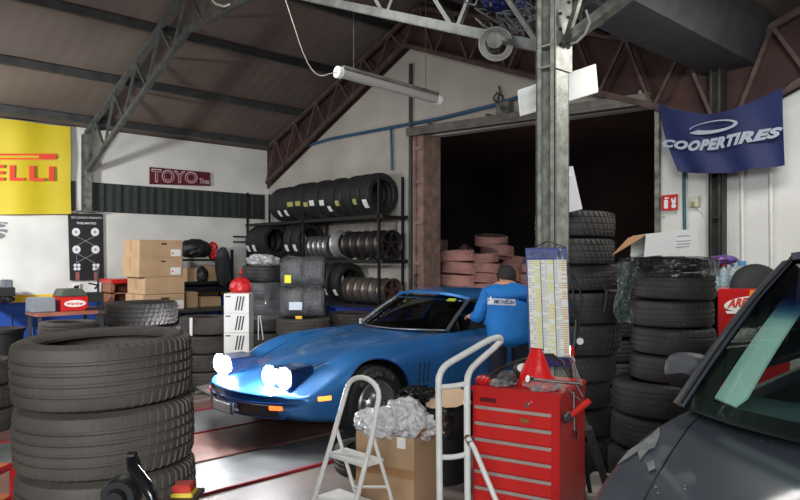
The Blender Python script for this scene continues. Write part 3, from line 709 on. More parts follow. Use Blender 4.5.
mb = MB().tube(pts, .007, 5).tube([p+R_*(.02+.02*i) for i, p in enumerate(pts)], .007, 5); tag(mb.build('string', m_paper), 'white string hanging down the tyre stack beside the white boxes', 'string')
# white boxes
p = at_scr(239, 8.15); m_print = M('dark_box_print', (70, 72, 76), .6, var=0)
for i in range(5):
    z = .235*i; t = thing('carton', f'white carton with dark printed stripes, {["lowest","second from the floor","middle","second from the top","topmost"][i]} of the white stack', 'box', (p[0], p[1], z+.001), -.75, 'white cartons stacked by the tyres')
    MB().box((-.15, -.13, 0), (.15, .13, .232)).build('box', m_paper, t, local=True, bevel=.003)
    mb = MB()
    for k in range(3): mb.add([(-.02+.035*k, -.1315, .03), (.0+.035*k, -.1315, .03), (.03+.035*k, -.1315, .2), (.01+.035*k, -.1315, .2)], [(0, 1, 2, 3)])
    mb.add([(-.13, -.1315, .19), (-.07, -.1315, .19), (-.07, -.1315, .205), (-.13, -.1315, .205)], [(0, 1, 2, 3)])
    mb.build('printed_stripes', m_print, t, local=True)
m_redbag = M('red_plastic', (206, 40, 44), .35, var=.1)
tag(lump(P(241, 287, 8.3), (.14, .13, .12), 21, m_redbag, 'plastic_bag', amp=.12, flat=.7), 'red plastic bag on the white cartons', 'plastic bag')
tag(lump(P(250, 274, 8.75), (.14, .1, .1), 23, m_redbag, 'plastic_bag', amp=.3), 'small crumpled red bag behind the wrapped tyres', 'plastic bag')
# bundles of small tyres in film, on a stack
cb_ = at_scr(304, 8.15)
s6, z6 = stack(cb_, ['car']*4, ('tyre stacked under the yellow labelled wrapped bundles', 'in that stack'), m_rubber_d, 'tyres under the wrapped bundles', 9)
bun = tyre_mesh(.175, .25, .105, 30, .8, grooves=(-.2, 0, .2))
m_lab = M('yellow_label', (226, 226, 30), .5, var=0); m_lab2 = M('orange_yellow_label', (240, 196, 30), .5, var=0)
ang = atan2(R_.y, R_.x)
for i in range(2):
    zc = z6+.185+i*.365
    for j in range(2):
        me = bun if not (i or j) else bun
        if not me.materials: me.materials.append(m_rubber_n)
        else: me.materials[0] = m_rubber_n
        o = bpy.data.objects.new('bundled_tyre', me); COL.objects.link(o)
        q = V((cb_[0], cb_[1], zc))+R_*(-.252 if j == 0 else .002); o.location = q; o.rotation_euler = (0, pi/2, ang)
        tag(o, f'small upright tyre inside the {["lower","upper"][i]} wrapped bundle, {["left","right"][j]} one', 'tyre', 'small tyres in wrapped bundles')
    def fb(s, t_, zc=zc, i=i):
        a = 2*pi*t_; L = (s-.5)*.53; q = V((L*5, cos(a)*2, sin(a)*2+i*9)); r = .181+.016*abs(NZ.noise(q*1.5)); e = 1-max(0, abs(s-.5)-.44)*3
        cx_ = (abs(cos(a))**.75)*(1 if cos(a) > 0 else -1); sz_ = (abs(sin(a))**.75)*(1 if sin(a) > 0 else -1)
        return V((cb_[0], cb_[1], zc))+R_*L+F_*(cx_*r*e)+V((0, 0, sz_*r*e))
    o = MB().surf(fb, 24, 40).build('stretch_film', m_film, smooth=60)
    tag(o, f'clear film around the {["lower","upper"][i]} bundle of small tyres', 'film')
    L_ = thing('bundle_label', f'{["orange-yellow and white labels on the lower","bright yellow label on the upper"][i]} wrapped tyre bundle', 'label', P([300, 287][i], [322, 283][i], 7.92))
    def lab(x0, y0, x1, y1, m, D=7.955): MB().prism([P(x0, y0, D), P(x1, y0, D), P(x1, y1, D), P(x0, y1, D)], F_*.003).build('paper', m, L_)
    if i == 1: lab(284.5, 275, 291, 283, m_lab)
    else: lab(295.5, 316, 302, 323.5, m_lab2); lab(289, 302, 302, 310, M('bluish_label', (196, 206, 216), .5, var=0))
q = P(305, 268, 8.15); t = thing('paper_box', 'flat white paper box lying on the upper wrapped bundle', 'box', q, ang)
MB().box((-.13, -.09, -.02), (.13, .09, .03)).build('box', M('grey_white_paper', (196, 196, 192), .7, var=.15, scale=60), t, local=True, bevel=.003)
# stack with sticker in front of rack
s7, z7 = stack(at_scr(352, 8.9), ['car']*4, ('tyre of the stack behind the blue car windscreen', 'in that stack'), m_rubber_d, 'tyres stacked behind the blue car', 10)
sticker(s7[-1], 'car', -s7[-1].rotation_euler.z-1.9, .15, .75, m_paper, .09)
t = thing('crate', 'blue plastic crate on the floor in front of the tyre rack', 'crate', (6.25, 7.6, 0)); m_bc = M('blue_plastic', (30, 56, 140), .45, var=.1)
MB().box((6.05, 7.4, .3), (6.45, 7.9, .84)).build('bin', m_bc, t, bevel=.01); MB().box((6.03, 7.38, .80), (6.47, 7.92, .86)).build('rim', m_bc, t, bevel=.006)
MB().box((6.1, 7.45, 0), (6.4, 7.85, .3)).build('base', m_black, t)
# tall stacks right of the column
smid, zm = stack(at_scr(573, 5.3), ['suv', 'slim', 'slim', 'slim', 'suv', 'suv', 'slim', 'slim', 'slim'], ('black tyre of the tall stack behind the big column', 'in that stack'), m_rubber, 'tyres stacked behind the big column', 14, .02, .025)
srt, zr = stack(at_scr(661, 4.85), ['suv', 'suv', 'suv'], ('wide black tyre at the foot of the white box stack', ''), m_rubber, 'wide tyres at the foot of the stack under the white open box', 15, .02, .02)
srt, zr = stack(at_scr(672, 4.85), ['small']*4, ('smaller black tyre under the white box', ''), m_rubber, 'smaller tyres stacked under the white open box', 18, .025, .015, zr, lo=3)
stack(at_scr(612, 6.25), ['car']*7, ('black tyre of the dim stack between two tall stacks', 'in that stack'), m_rubber, 'tyres in the dim stack behind the two tall stacks', 16)
# stack(at_scr(702, 5.75), ['car']*4, ('black tyre of the low stack behind the red display cabinet edge', 'in that stack'), m_rubber, 'tyres beside the red display cabinet', 17)
cr = at_scr(668, 4.85); m_liner0 = M('black_liner', (24, 24, 26), .22, var=.1, bump=.6, bscale=14)
print('stack tops', zm, zr)
# crumpled black wrapped tyre on top and film strip
tag(lump((cr[0], cr[1], zr+.055), (.29, .29, .06), 77, m_liner0, 'bin_bag', amp=.12, flat=.9), 'flattened black plastic bag under the white open box', 'plastic bag')
m_bfilm = film_mat('dark_shiny_film', (30, 32, 34), .6, .12, .9, 14.)
film(cr[0], cr[1], .31, .31, zr-.02, zr+.105, 5, 'dark glossy film over the top of the stack under the white open box', m_bfilm, amp=.012)
m_gfilm = film_mat('grey_green_film', (70, 84, 82), .55, .25, .8, 12.)
def strip(s, t_):
    z = zr+.08-s*.42; q = P(625+3*sin(s*7), 300, 4.62); a = (t_-.5)*.11*(1+.3*sin(s*9)); p = V((q.x, q.y, 0))+R_*a+F_*(.03*sin(t_*9+s*4)); return V((p.x, p.y, z))
tag(MB().surf(strip, 20, 10, .003).build('film_strip', m_gfilm, smooth=60), 'grey green strip of plastic film hanging down the stack under the white box', 'film')
zb = zr+.12
t = thing('open_box', 'white open cardboard box with a brown flap on the right tyre stack', 'box', (cr[0], cr[1], zb))
def pq(x, y, D): return P(x, y, D)
D0 = 4.62
A_ = [pq(644, 257, D0), pq(699, 250.5, D0+.02), pq(697, 229, D0+.02), pq(646, 234.5, D0)]
bk = V((F_.x, F_.y, 0))*.42+R_*.05
MB().prism(A_, F_*.005).build('front_panel', m_paper, t)
MB().prism([p+bk for p in A_], F_*.005).build('back_panel', m_paper, t)
MB().prism([A_[0], A_[0]+bk, A_[1]+bk, A_[1]], (0, 0, .005)).build('bottom_panel', m_paper, t)
MB().prism([A_[1], A_[1]+bk, A_[2]+bk, A_[2]], R_*-.005).build('end_panel', m_paper, t)
MB().prism([A_[3], A_[3]+bk, A_[2]+bk, A_[2]], (0, 0, .004)).build('top_panel', m_paper, t)
MB().prism([pq(645.5, 235, D0-.003), A_[3]+bk, pq(628, 238, D0+.36), pq(612, 255, D0-.0)], (0, 0, -.006)).build('flap', m_card_d, t)
mb = MB()
for (x0, x1, y) in ((677, 690, 236), (676, 691, 241), (677, 690, 244), (676, 689, 247)): mb.prism([pq(x0, y, D0-.004), pq(x1, y-.9, D0-.004), pq(x1, y-.3, D0-.004), pq(x0, y+.6, D0-.004)], F_*-.001)
mb.build('printed_lines', mg, t)
# ---------------------------------------------------------------- dusty tyres in the store room
def pile_stack(px, D, n, kind, desc, top=None, seed=0, tilt=.07):
    random.seed(seed); c_ = at_scr(px, D); h = TW[kind]+.004
    ztop = 1.6-(top-HY)/FL*D; z = ztop-n*h
    while z > .05 and n < 9: n += 1; z -= h
    if z < 0: z = .002
    for i in range(n):
        nm = 'topmost' if i == n-1 else ORD[min(i, 8)]
        tyre(kind, (c_[0]+random.uniform(-.05, .05), c_[1]+random.uniform(-.05, .05), z+i*h), f'dusty tyre of {desc}, {nm}', (random.uniform(-tilt, tilt), random.uniform(-tilt, tilt), random.random()*6), m_rubber_p, 'dusty tyres piled in the dark store room')
    return z+n*h
pile_stack(457.5, 12.2, 7, 'car', 'the stack beside the sliding door', 254, 31, .06)
pile_stack(430, 13.2, 7, 'car', 'the stack half hidden by the door', 247, 32)
pile_stack(484, 12.6, 7, 'small', 'the second stack from the sliding door', 258, 33)
pile_stack(515, 13.4, 7, 'small', 'the stack over the blue jacket', 266, 34)
pile_stack(534, 12.6, 6, 'small', 'the stack beside the column edge', 268, 35)
pile_stack(500, 14.3, 8, 'small', 'the rear stack above the others', 255, 36)
def loose(px, py, D, kind, rot, lb): tyre(kind, P(px, py, D), lb, rot, m_rubber_p, 'dusty tyres piled in the dark store room')
loose(491, 246, 13.0, 'car', (.12, -.1, 0), 'dusty pinkish tyre with chalk marks crowning the store room pile')
loose(497, 257.5, 12.9, 'car', (.06, .14, 1), 'dusty tyre just under the crowning one of the store room pile')
loose(517, 265.5, 13.4, 'small', (.1, .12, 0), 'dusty tyre lying at the upper right of the store room pile')
loose(467, 262, 13.5, 'car', (.75, .5, 0), 'dusty tyre leaning between the two first stacks of the store room')
# loose(505, 268, 12.5, 'small', (.5, -.3, 0), 'dusty tyre leaning above the mechanic on the store room pile')
# ---------------------------------------------------------------- big tyre and wheel rack
t = thing('storage_rack', 'long black steel rack of tyres and rims along the gable wall', 'rack', (6.78, 9.4, 0)); m_rack = m_black
XF, XR_ = 6.52, 7.0
for y in (7.5, 9.45, 11.3):
    for x in (XF, XR_): MB().bar((x, y, 0), (x, y, 2.84), .035).build('post', m_rack, t)
for z in (.86, 1.55, 2.22):
    mb = MB()
    for x in (XF, XR_): mb.bar((x, 7.4, z), (x, 11.35, z), .035, .05)
    for y in (7.5, 9.45, 11.3): mb.bar((XF, y, z), (XR_, y, z), .03, .04)
    mb.build('shelf_rails', m_rack, t)
MB().bar((XF-.3, 11.3, 1.9), (XR_, 11.3, 1.9), .03).bar((XF-.3, 11.3, 2.0), (XR_, 11.3, 2.0), .03).build('end_rail', m_rack, t)
def rack_y(px, z): p = onX(px, 200, 6.76); return p.y
def upright(kind, y, z, lb, lab=None, mat=None, rollx=0.):
    o = tyre(kind, (6.76, y, z+TR[kind]+.02), lb, (pi/2, 0, 0), mat or m_rubber_n, 'tyres standing on the long rack')
    o.rotation_mode = 'XYZ'
    if lab: sticker(o, kind, lab[0], lab[1], lab[2], lab[3], lab[4] if len(lab) > 4 else .16)
    return o
m_ylab = M('dull_yellow_label', (176, 172, 96), .6, var=0)
random.seed(3); y = 7.66; i = 0
labs = {0: (-2.6, .3, .8, m_paper, .22), 1: (-2.75, .3, .7, m_ylab, .14), 3: (-2.8, .2, .7, m_ylab, .14), 4: (-2.5, .2, .6, m_paper), 5: (-2.9, .3, .9, m_paper, .14), 6: (-2.9, .1, .7, m_paper, .14), 7: (-2.9, .2, .8, m_ylab, .12), 8: (-2.95, .2, .9, m_ylab, .12), 9: (-2.95, .1, .9, m_ylab, .12), 10: (-2.5, .3, .7, m_paper, .2), 11: (-2.5, .3, .7, m_paper, .2), 13: (-2.6, .3, .8, m_paper, .2)}
topk = ['car', 'car', 'car', 'slim', 'car', 'slim', 'car', 'slim', 'car', 'car', 'slim', 'slim', 'slim']
for i, kd in enumerate(topk):
    y += TW[kd]+.008
    upright(kd, y, 2.24, f'black tyre on the top shelf of the long rack, {NTH[i]} from the doorway end', labs.get(i))
for i, (yy, kd) in enumerate(((9.75, 'slim'), (10.0, 'slim'), (10.85, 'car'), (11.08, 'car'), (11.3, 'slim'))):
    upright(kd, yy, 1.575, f'black tyre on the middle shelf of the long rack, {["first","second","third","fourth","fifth"][i]} past the rims', (-2.7, .3, .75, m_paper, .2) if i in (0, 1, 3, 4) else None)
for i, px in enumerate((344, 334)): upright('slim', rack_y(px, .9), .88, f'black tyre on the low shelf of the long rack, {["just right of","behind"][i]} the wrapped bundles', (-2.6, .4, .8, m_paper, .18))
# rims
def rim_proto(Rr, w, m_b, m_s, nsp, label, loc):
    t = thing('wheel_rim', label, 'wheel rim', loc)
    pr_ = [(Rr, 0), (Rr-.006, .006), (Rr-.012, .02), (Rr-.018, .035), (Rr-.024, w*.4), (Rr-.018, w*.75), (Rr-.015, w-.02), (Rr, w-.008), (Rr, w), (Rr-.01, w), (Rr-.022, w-.02), (Rr-.042, w*.7), (Rr-.052, w*.4), (Rr-.04, .04), (Rr-.02, .0)]
    MB().lathe(pr_, 40, closed=True).build('barrel', m_b, t, local=True, smooth=50)
    mb = MB(); mb.cyl(.05, .015, .06, 20)
    for k in range(nsp):
        a = 2*pi*k/nsp
        for da in (-.10, .10): mb.bar((.04*cos(a), .04*sin(a), .04), ((Rr-.02)*cos(a+da), (Rr-.02)*sin(a+da), .025), .022, .022)
    mb.build('spokes', m_s, t, local=True, bevel=.003)
    return t
rp_d = rim_proto(.215, .19, m_alloy_d, m_alloy_d, 5, 'dark rim on the middle shelf of the long rack, nearest the doorway, spokes showing', (0, 0, 0))
def put_rim(o, y, z, r): o.location = (6.74, y, z+r+.02); o.rotation_euler = (-pi/2, y*3, 0); WORLD_O[o.name] = V(o.location)
ys = [7.44, 7.64, 7.84, 8.04, 8.24]; put_rim(rp_d, 7.44, 1.575, .215)
for i, y in enumerate(ys[1:]):
    o = dup(rp_d, f'dark rim on the middle shelf of the long rack, {NTH[i+1]} from the doorway', 'dark rims on the middle shelf'); put_rim(o, y, 1.575, .215)
rp_d['group'] = 'dark rims on the middle shelf'
m_wheelg = M('pale_silver_rim', (176, 180, 178), .35, .5, var=.06)
rp_s = rim_proto(.23, .22, m_wheelg, M('black_spokes', (36, 36, 36), .4), 7, 'pale silver rim with black spokes on the middle shelf of the long rack', (0, 0, 0)); put_rim(rp_s, 8.5, 1.575, .23)
rp_m = rim_proto(.19, .12, m_alloy, m_alloy, 6, 'small silver rim on the middle shelf, nearest the pale silver one', (0, 0, 0)); put_rim(rp_m, 8.85, 1.575, .19)
for i in range(4): o = dup(rp_m, f'small silver rim on the middle shelf past the pale one, {NTH[i+1]} of the small row', 'small silver rims on the middle shelf'); put_rim(o, 8.99+.14*i, 1.575, .19)
rp_m['group'] = 'small silver rims on the middle shelf'
rp_b = rim_proto(.20, .17, M('bronze_grey_rim', (128, 118, 112), .35, .7, var=.15), M('rusty_spoke', (104, 76, 70), .5, .5), 5, 'grey rim on the low shelf of the long rack, nearest the doorway, brown spokes showing', (0, 0, 0)); put_rim(rp_b, 7.42, .88, .20)
for i in range(5): o = dup(rp_b, f'grey rim on the low shelf of the long rack, {NTH[i+1]} from the doorway', 'grey rims on the low shelf'); put_rim(o, 7.60+.18*i, .88, .20)
rp_b['group'] = 'grey rims on the low shelf'
# ---------------------------------------------------------------- cardboard boxes on a bench at the back wall
def fbox(x0, x1, y0, dep, z0, z1, label, m=m_card, tape=True, sheet=None, hole=None, group=None):
    t = thing('cardboard_box', label, 'box', ((x0+x1)/2, y0+dep/2, z0), group=group)
    MB().box((x0, y0, z0), (x1, y0+dep, z1)).build('carton', m, t, bevel=.006)
    if tape: MB().box((x0-.002, y0+dep/2-.03, z0+.3*(z1-z0)), (x1+.002, y0+dep/2+.03, z1+.002)).build('tape', M('brown_tape', (170, 128, 88), .4, var=.1), t)
    if sheet: a, b, c_, d_ = sheet; MB().box((x0+(x1-x0)*a, y0-.003, z0+(z1-z0)*c_), (x0+(x1-x0)*b, y0, z0+(z1-z0)*d_)).build('shipping_label', m_paper, t); MB().box((x0+(x1-x0)*(a+.02), y0-.005, z0+(z1-z0)*(c_+.12)), (x0+(x1-x0)*(a+.06), y0-.003, z0+(z1-z0)*(c_+.22))).build('label_print', m_redt, t)
    if hole: a, b, c_, d_ = hole; MB().box((x0+(x1-x0)*a, y0-.003, z0+(z1-z0)*c_), (x0+(x1-x0)*b, y0, z0+(z1-z0)*d_)).build('hand_hole', M('dark_hole', (70, 46, 34), .9), t)
    return t
YB = 9.5
def px_box(xl, xr, yt, yb, y0, dep, label, **k):
    a = onY(xl, yt, y0); b = onY(xr, yb, y0); zt_ = 1.6-(yt-HY)/FL*_d((xl+xr)/2).y**-1*y0; zb_ = 1.6-(yb-HY)/FL*y0/_d((xl+xr)/2).y
    return fbox(a.x, b.x, y0, dep, zb_, zt_, label, **k)
g = 'brown cardboard boxes stacked on the bench'
px_box(139.5, 182.5, 240, 258, YB, .62, 'brown cardboard box, topmost of the bench stack', sheet=(.72, .95, .1, .48), hole=(.5, .62, .74, .84), group=g)
px_box(139, 182.5, 258, 277, YB, .64, 'brown cardboard box, second from the top of the bench stack', sheet=(.72, .95, .12, .5), hole=(.5, .6, .78, .86), group=g)
px_box(145, 184.5, 277, 294, YB, .66, 'brown cardboard box with torn lid edge, third from the top of the bench stack', sheet=(-.26, -.12, .1, .5) and None, group=g)
px_box(143, 184.5, 294.3, 310.5, YB, .66, 'brown cardboard box with a torn hole, lowest of the bench stack', sheet=(.8, .98, .1, .6), hole=(.42, .62, .6, .8), group=g)
px_box(186, 198, 292, 309, YB+.3, .3, 'small brown box right beside the bench stack', tape=False)
px_box(201, 221, 297, 309.5, YB+.35, .3, 'brown box with scuffed front on the bench right of the stack')
t = thing('workbench', 'long steel workbench carrying the brown cardboard boxes', 'workbench', (4.3, 10.1, 0))
xa, xb = onY(118, 300, YB).x, onY(232, 300, YB).x; zt_ = 1.6-(310.6-HY)/FL*YB/_d(160).y
MB().box((xa, YB-.05, zt_-.05), (xb, 10.35, zt_-.003)).build('top', m_dsteel, t, bevel=.004)
for x in (xa+.05, xb-.05):
    for y in (YB, 10.3): MB().bar((x, y, 0), (x, y, zt_-.05), .05).build('leg', m_dsteel, t)
# metal shelf unit with bags
Y2 = 10.75
t = thing('shelf_unit', 'black metal shelf unit holding bags right of the box stack', 'shelf', (5.3, 10.9, 0))
x0, x1 = onY(181, 260, Y2).x, onY(232, 260, Y2).x
for yy_ in (259, 284.5, 311):
    z = 1.6-(yy_-HY)/FL*Y2/_d(205).y; MB().box((x0, Y2, z-.035), (x1, Y2+.45, z)).build('shelf', m_black, t)
for x in (x0, x1): 
    for y in (Y2, Y2+.45): MB().bar((x, y, 0), (x, y, 1.75), .04).build('post', m_black, t)
MB().box((x0, Y2, 1.0), (x1, Y2+.02, 1.2)).build('drawer_front', m_black, t)
zsh = 1.6-(259-HY)/FL*Y2/_d(205).y; zs2 = 1.6-(284.5-HY)/FL*Y2/_d(205).y
m_bagk = M('black_bag_cloth', (30, 31, 34), .5, var=.2)
c_ = onY(195, 250, Y2+.2); tag(lump((c_.x, c_.y, zsh+.17), (.30, .2, .17), 31, m_bagk, 'bag', amp=.15, flat=.85), 'bulging black bag on the upper shelf right of the boxes', 'bag')
c_ = onY(213, 250, Y2+.2); tag(lump((c_.x, c_.y, zsh+.14), (.09, .1, .16), 33, m_redbag, 'jacket', amp=.3), 'red and black cloth bundle on the upper shelf', 'cloth')
c_ = onY(223, 265, Y2-.05); tag(lump((c_.x, c_.y, 1.45), (.14, .1, .34), 35, M('dark_grey_cloth', (52, 53, 58), .8, var=.2), 'backpack', amp=.15), 'dark grey backpack hanging at the right post of the shelf', 'backpack')
px_box(187, 197, 268, 284.5, Y2+.1, .3, 'narrow brown box on the middle shelf under the black bag', tape=False)
px_box(206, 222, 266, 284.5, Y2+.1, .3, 'open brown box on the middle shelf under the red cloth')
c_ = onY(202, 275, Y2+.1); tag(lump((c_.x, c_.y, zs2+.15), (.1, .1, .16), 37, m_bagk, 'bag', amp=.2, flat=.9), 'small black bag between two boxes on the middle shelf', 'bag')
# red machine on a table, left of the boxes
YM = 10.4
def zof(px, py, y): return onY(px, py, y).z
t = thing('battery_charger', 'red box machine with white oval badge on small table at left', 'machine', onY(73, 311, YM))
xa, xb = onY(61.5, 300, YM).x, onY(88.5, 300, YM).x; za, zb_ = zof(75, 311, YM), zof(75, 296, YM)
MB().box((xa, YM, za), (xb, YM+.45, zb_)).build('body', m_red, t, bevel=.012)
MB().prism([(xa-.02, YM-.02, zb_), (xb+.0, YM-.02, zb_), (xb-.08, YM+.02, zb_+.10), (xa+.04, YM+.02, zb_+.10)], (0, .4, 0)).build('hood', M('dull_green_metal', (70, 76, 66), .5), t, bevel=.006)
ell = [V(((xa+xb)/2+.15*cos(a), YM-.004, (za+zb_)/2+.05*sin(a))) for a in [2*pi*i/24 for i in range(24)]]
MB().prism(ell, (0, .003, 0)).build('badge', m_paper, t)
text_on(MB(), 'Werther', lambda u, v: V(((xa+xb)/2-.12+.24*u, YM-.006, (za+zb_)/2-.022+.045*v)), shear=.2, bold=.03).build('badge_lettering', m_redt, t)
t = thing('side_table', 'small brown table under the red box machine', 'table', (xa, YM, 0))
MB().box((xa-.35, YM-.1, za-.05), (xb+.15, YM+.5, za-.002)).build('top', M('reddish_table_top', (150, 92, 72), .6), t)
for x in (xa-.3, xb+.1):
    for y in (YM-.06, YM+.46): MB().bar((x, y, 0), (x, y, za-.05), .04).build('leg', m_dsteel, t)
t = thing('grey_case', 'translucent grey plastic case left of the red machine', 'case', onY(44, 311, YM)); x2, x3 = onY(32, 300, YM).x, onY(56, 300, YM).x
MB().box((x2, YM, za), (x3, YM+.35, zof(44, 298, YM))).build('case', M('grey_case_plastic', (130, 134, 140), .4, var=.1), t, bevel=.015)
t = thing('drill_stand', 'dark upright drill stand beside the red machine', 'tool', onY(97, 311, YM)); 
c_ = onY(97, 300, YM)
MB().box((c_.x-.17, YM, za), (c_.x+.12, YM+.3, za+.04)).build('base', m_dark, t, bevel=.005)
MB().tube([(c_.x+.05, YM+.1, za), (c_.x+.05, YM+.1, za+.62)], .018, 8).build('column', m_dark, t)
MB().box((c_.x-.12, YM, za+.12), (c_.x+.1, YM+.2, za+.26)).build('head', m_dark, t, bevel=.01)
MB().tube([(c_.x+.05, YM+.05, za+.36), (c_.x-.12, YM, za+.40)], .012, 6).build('lever', m_dark, t)
# red and brown cabinet behind boxes
xa, xb = onY(112.5, 290, 10.6).x, onY(135, 290, 10.6).x
t = thing('tool_cabinet', 'small open brown cabinet with red top between poster and boxes', 'cabinet', (xa, 10.6, 0)); z0_, z1_ = zof(120, 310, 10.6), zof(120, 279, 10.6)
MB().box((xa-.03, 10.56, z1_-.07), (xb+.2, 11.1, z1_)).build('top', m_red, t, bevel=.01)
MB().box((xa, 10.6, z0_), (xa+.03, 11.05, z1_-.07)).box((xb+.1, 10.6, z0_), (xb+.13, 11.05, z1_-.07)).box((xa, 11.03, z0_), (xb+.13, 11.05, z1_-.07)).box((xa, 10.6, z0_+.25), (xb+.13, 11.05, z0_+.27)).build('case', M('brown_cabinet', (150, 98, 72), .6), t)
MB().box((xa, 10.6, 0), (xb+.13, 11.05, z0_)).build('plinth', m_dsteel, t)
lump(onY(117, 304, 10.75)+V((0, 0, 0)), (.09, .09, .06), 44, m_bc, 'rag'); tag(bpy.data.objects['rag'], 'blue rag inside the small brown cabinet', 'rag')
# black vise like machine at the far left
t = thing('wall_machine', 'black machine head on a bracket at the far left of the wall', 'machine', onY(5, 297, 10.8))
a, b = onY(-14, 288, 10.8), onY(15.5, 296.5, 10.8); MB().box((a.x, 10.8, b.z), (b.x, 11.45, a.z)).build('arm', m_dark, t, bevel=.01)
a, b = onY(5, 280, 10.8), onY(14, 290, 10.8); MB().box((a.x, 10.85, b.z), (b.x, 11.1, a.z)).build('head', M('grey_machine', (96, 98, 102), .5), t, bevel=.01)
lump(onY(3, 299.5, 10.9), (.14, .1, .05), 47, m_dark, 'hand_tool'); tag(bpy.data.objects['hand_tool'], 'black hand tool hanging under the machine at the far left', 'tool')
tag(MB().tube([onY(11, 350, 11.48), onY(11, 315, 11.48), onY(33, 315, 11.48), onY(33, 345, 11.48)], .012, 6).build("pipe_rail", m_bpipe), "thin blue pipe rail low on the blue wall at the far left", "rail")
# ---------------------------------------------------------------- cars
def loftcar(secs, bow, mats, parent, name='body', sub=2):
    """secs: u, zc, zh, pv, zp, vs, zs, zb ; local coords x=u back from the nose, y=v, z"""
    rings = []
    for u, zc, zh, pv, zp, vs, zs, zb in secs:
        half = [(0, zc), (pv*.38, zc-.002), (pv*.70, zh), (pv*.90, zp-.012), (pv, zp), (pv+(vs-pv)*.45, zp-.03), (pv+(vs-pv)*.85, zp-(zp-zs)*.45), (vs, zs), (vs-.015, zs-(zs-zb)*.45), (vs-.05, zb+.05), (vs-.12, zb), (0, zb)]
        full = half + [(-v, z) for v, z in reversed(half[1:-1])]
        rings.append([(u+bow(u, v), v, z) for v, z in full])
    n = len(rings[0]); mb = MB(); vs_ = [p for r in rings for p in r]
    fs = [(k*n+i, k*n+(i+1) % n, (k+1)*n+(i+1) % n, (k+1)*n+i) for k in range(len(rings)-1) for i in range(n)]
    fs += [tuple(range(n-1, -1, -1)), tuple((len(rings)-1)*n+i for i in range(n))]
    o = mb.add(vs_, fs).build(name, mats, parent, local=True, smooth=180, sub=sub)
    return o
def wheelwells(body, cuts, cockpit, mi_black=1):
    apply_mods(body); cs = []
    for u, zc_, rr, v0, v1 in cuts:
        for s in (1, -1):
            mb = MB().cyl(rr, min(s*v0, s*v1), max(s*v0, s*v1), 48, mat=Matrix.Rotation(pi/2, 4, 'X'))
            c = mb.build('cut', m_black, local=True); c.location = (u, 0, zc_); cs.append(c)
    for a, b in cockpit: cs.append(MB().box(a, b).build('cut', m_black, local=True))
    par = body.parent; body.parent = None; body.location = (0, 0, 0); bpy.context.view_layer.update()
    boolean(body, cs); body.parent = par
    me = body.data
    while len(me.materials) < 2: me.materials.append(m_black)
    me.materials[mi_black] = m_black
    for i in range(len(me.materials)-1, 1, -1): me.materials.pop(index=i)
    for p in me.polygons:
        c = p.center; blk = False
        for u, zc_, rr, v0, v1 in cuts:
            if v0-.01 < abs(c.y) < v1+.02:
                d = sqrt((c.x-u)**2+(c.z-zc_)**2)
                if d < rr*1.005 and (abs(d-rr) < .012 and abs(p.normal.y) < .3 or abs(abs(c.y)-v0) < .01): blk = True
        for a, b in cockpit:
            if all(a[k]-.004 < c[k] < b[k]+.004 for k in range(3)) and max(abs(x) for x in p.normal) > .98 and (min(abs(c.x-a[0]), abs(c.x-b[0]), abs(c.y-a[1]), abs(c.y-b[1]), abs(c.z-a[2])) < .003): blk = True
        p.material_index = mi_black if blk else 0
        p.use_smooth = True
    me.set_sharp_from_angle(angle=R(40))
# ---- blue sports car, nose to the left
CX, CY = 2.77, 5.20
car = thing('sports_car', 'metallic blue classic sports car with glowing headlamps, driver door side facing us', 'car', (CX, CY, .022))
CZ = .022
def bow(u, v): return .38*(abs(v)/.8)**2.4*max(0, 1-u/.9)**1.3 - .22*(abs(v)/.8)**2.2*max(0, (u-4.1)/.6)
secs = [(0, .445, .445, .54, .445, .72, .405, .355), (.03, .475, .475, .55, .475, .76, .43, .30), (.12, .505, .505, .56, .51, .79, .44, .24), (.35, .565, .56, .58, .59, .82, .46, .20),
        (.65, .655, .63, .62, .71, .85, .52, .18), (.95, .72, .685, .64, .795, .872, .56, .17), (1.2, .77, .72, .65, .83, .872, .58, .17), (1.5, .815, .765, .65, .832, .85, .58, .17), (1.8, .85, .81, .66, .84, .83, .56, .17),
        (2.2, .86, .845, .68, .845, .815, .55, .17), (2.8, .86, .85, .68, .85, .825, .55, .17), (3.1, .865, .855, .66, .865, .85, .57, .17), (3.45, .875, .865, .65, .90, .88, .60, .17), (3.85, .86, .85, .65, .875, .875, .60, .18),
        (4.2, .85, .84, .62, .84, .83, .60, .22), (4.5, .82, .81, .60, .81, .79, .60, .28), (4.62, .79, .78, .58, .78, .76, .62, .34), (4.66, .70, .70, .55, .70, .72, .60, .42)]
body = loftcar(secs, bow, [m_blue_car, m_black], car)
WU = (1.0, 3.49)
wheelwells(body, [(WU[0], .33, .372, .56, 1.1), (WU[1], .33, .372, .56, 1.1)], [((1.98, -.60, .36), (3.12, .60, 1.2))])
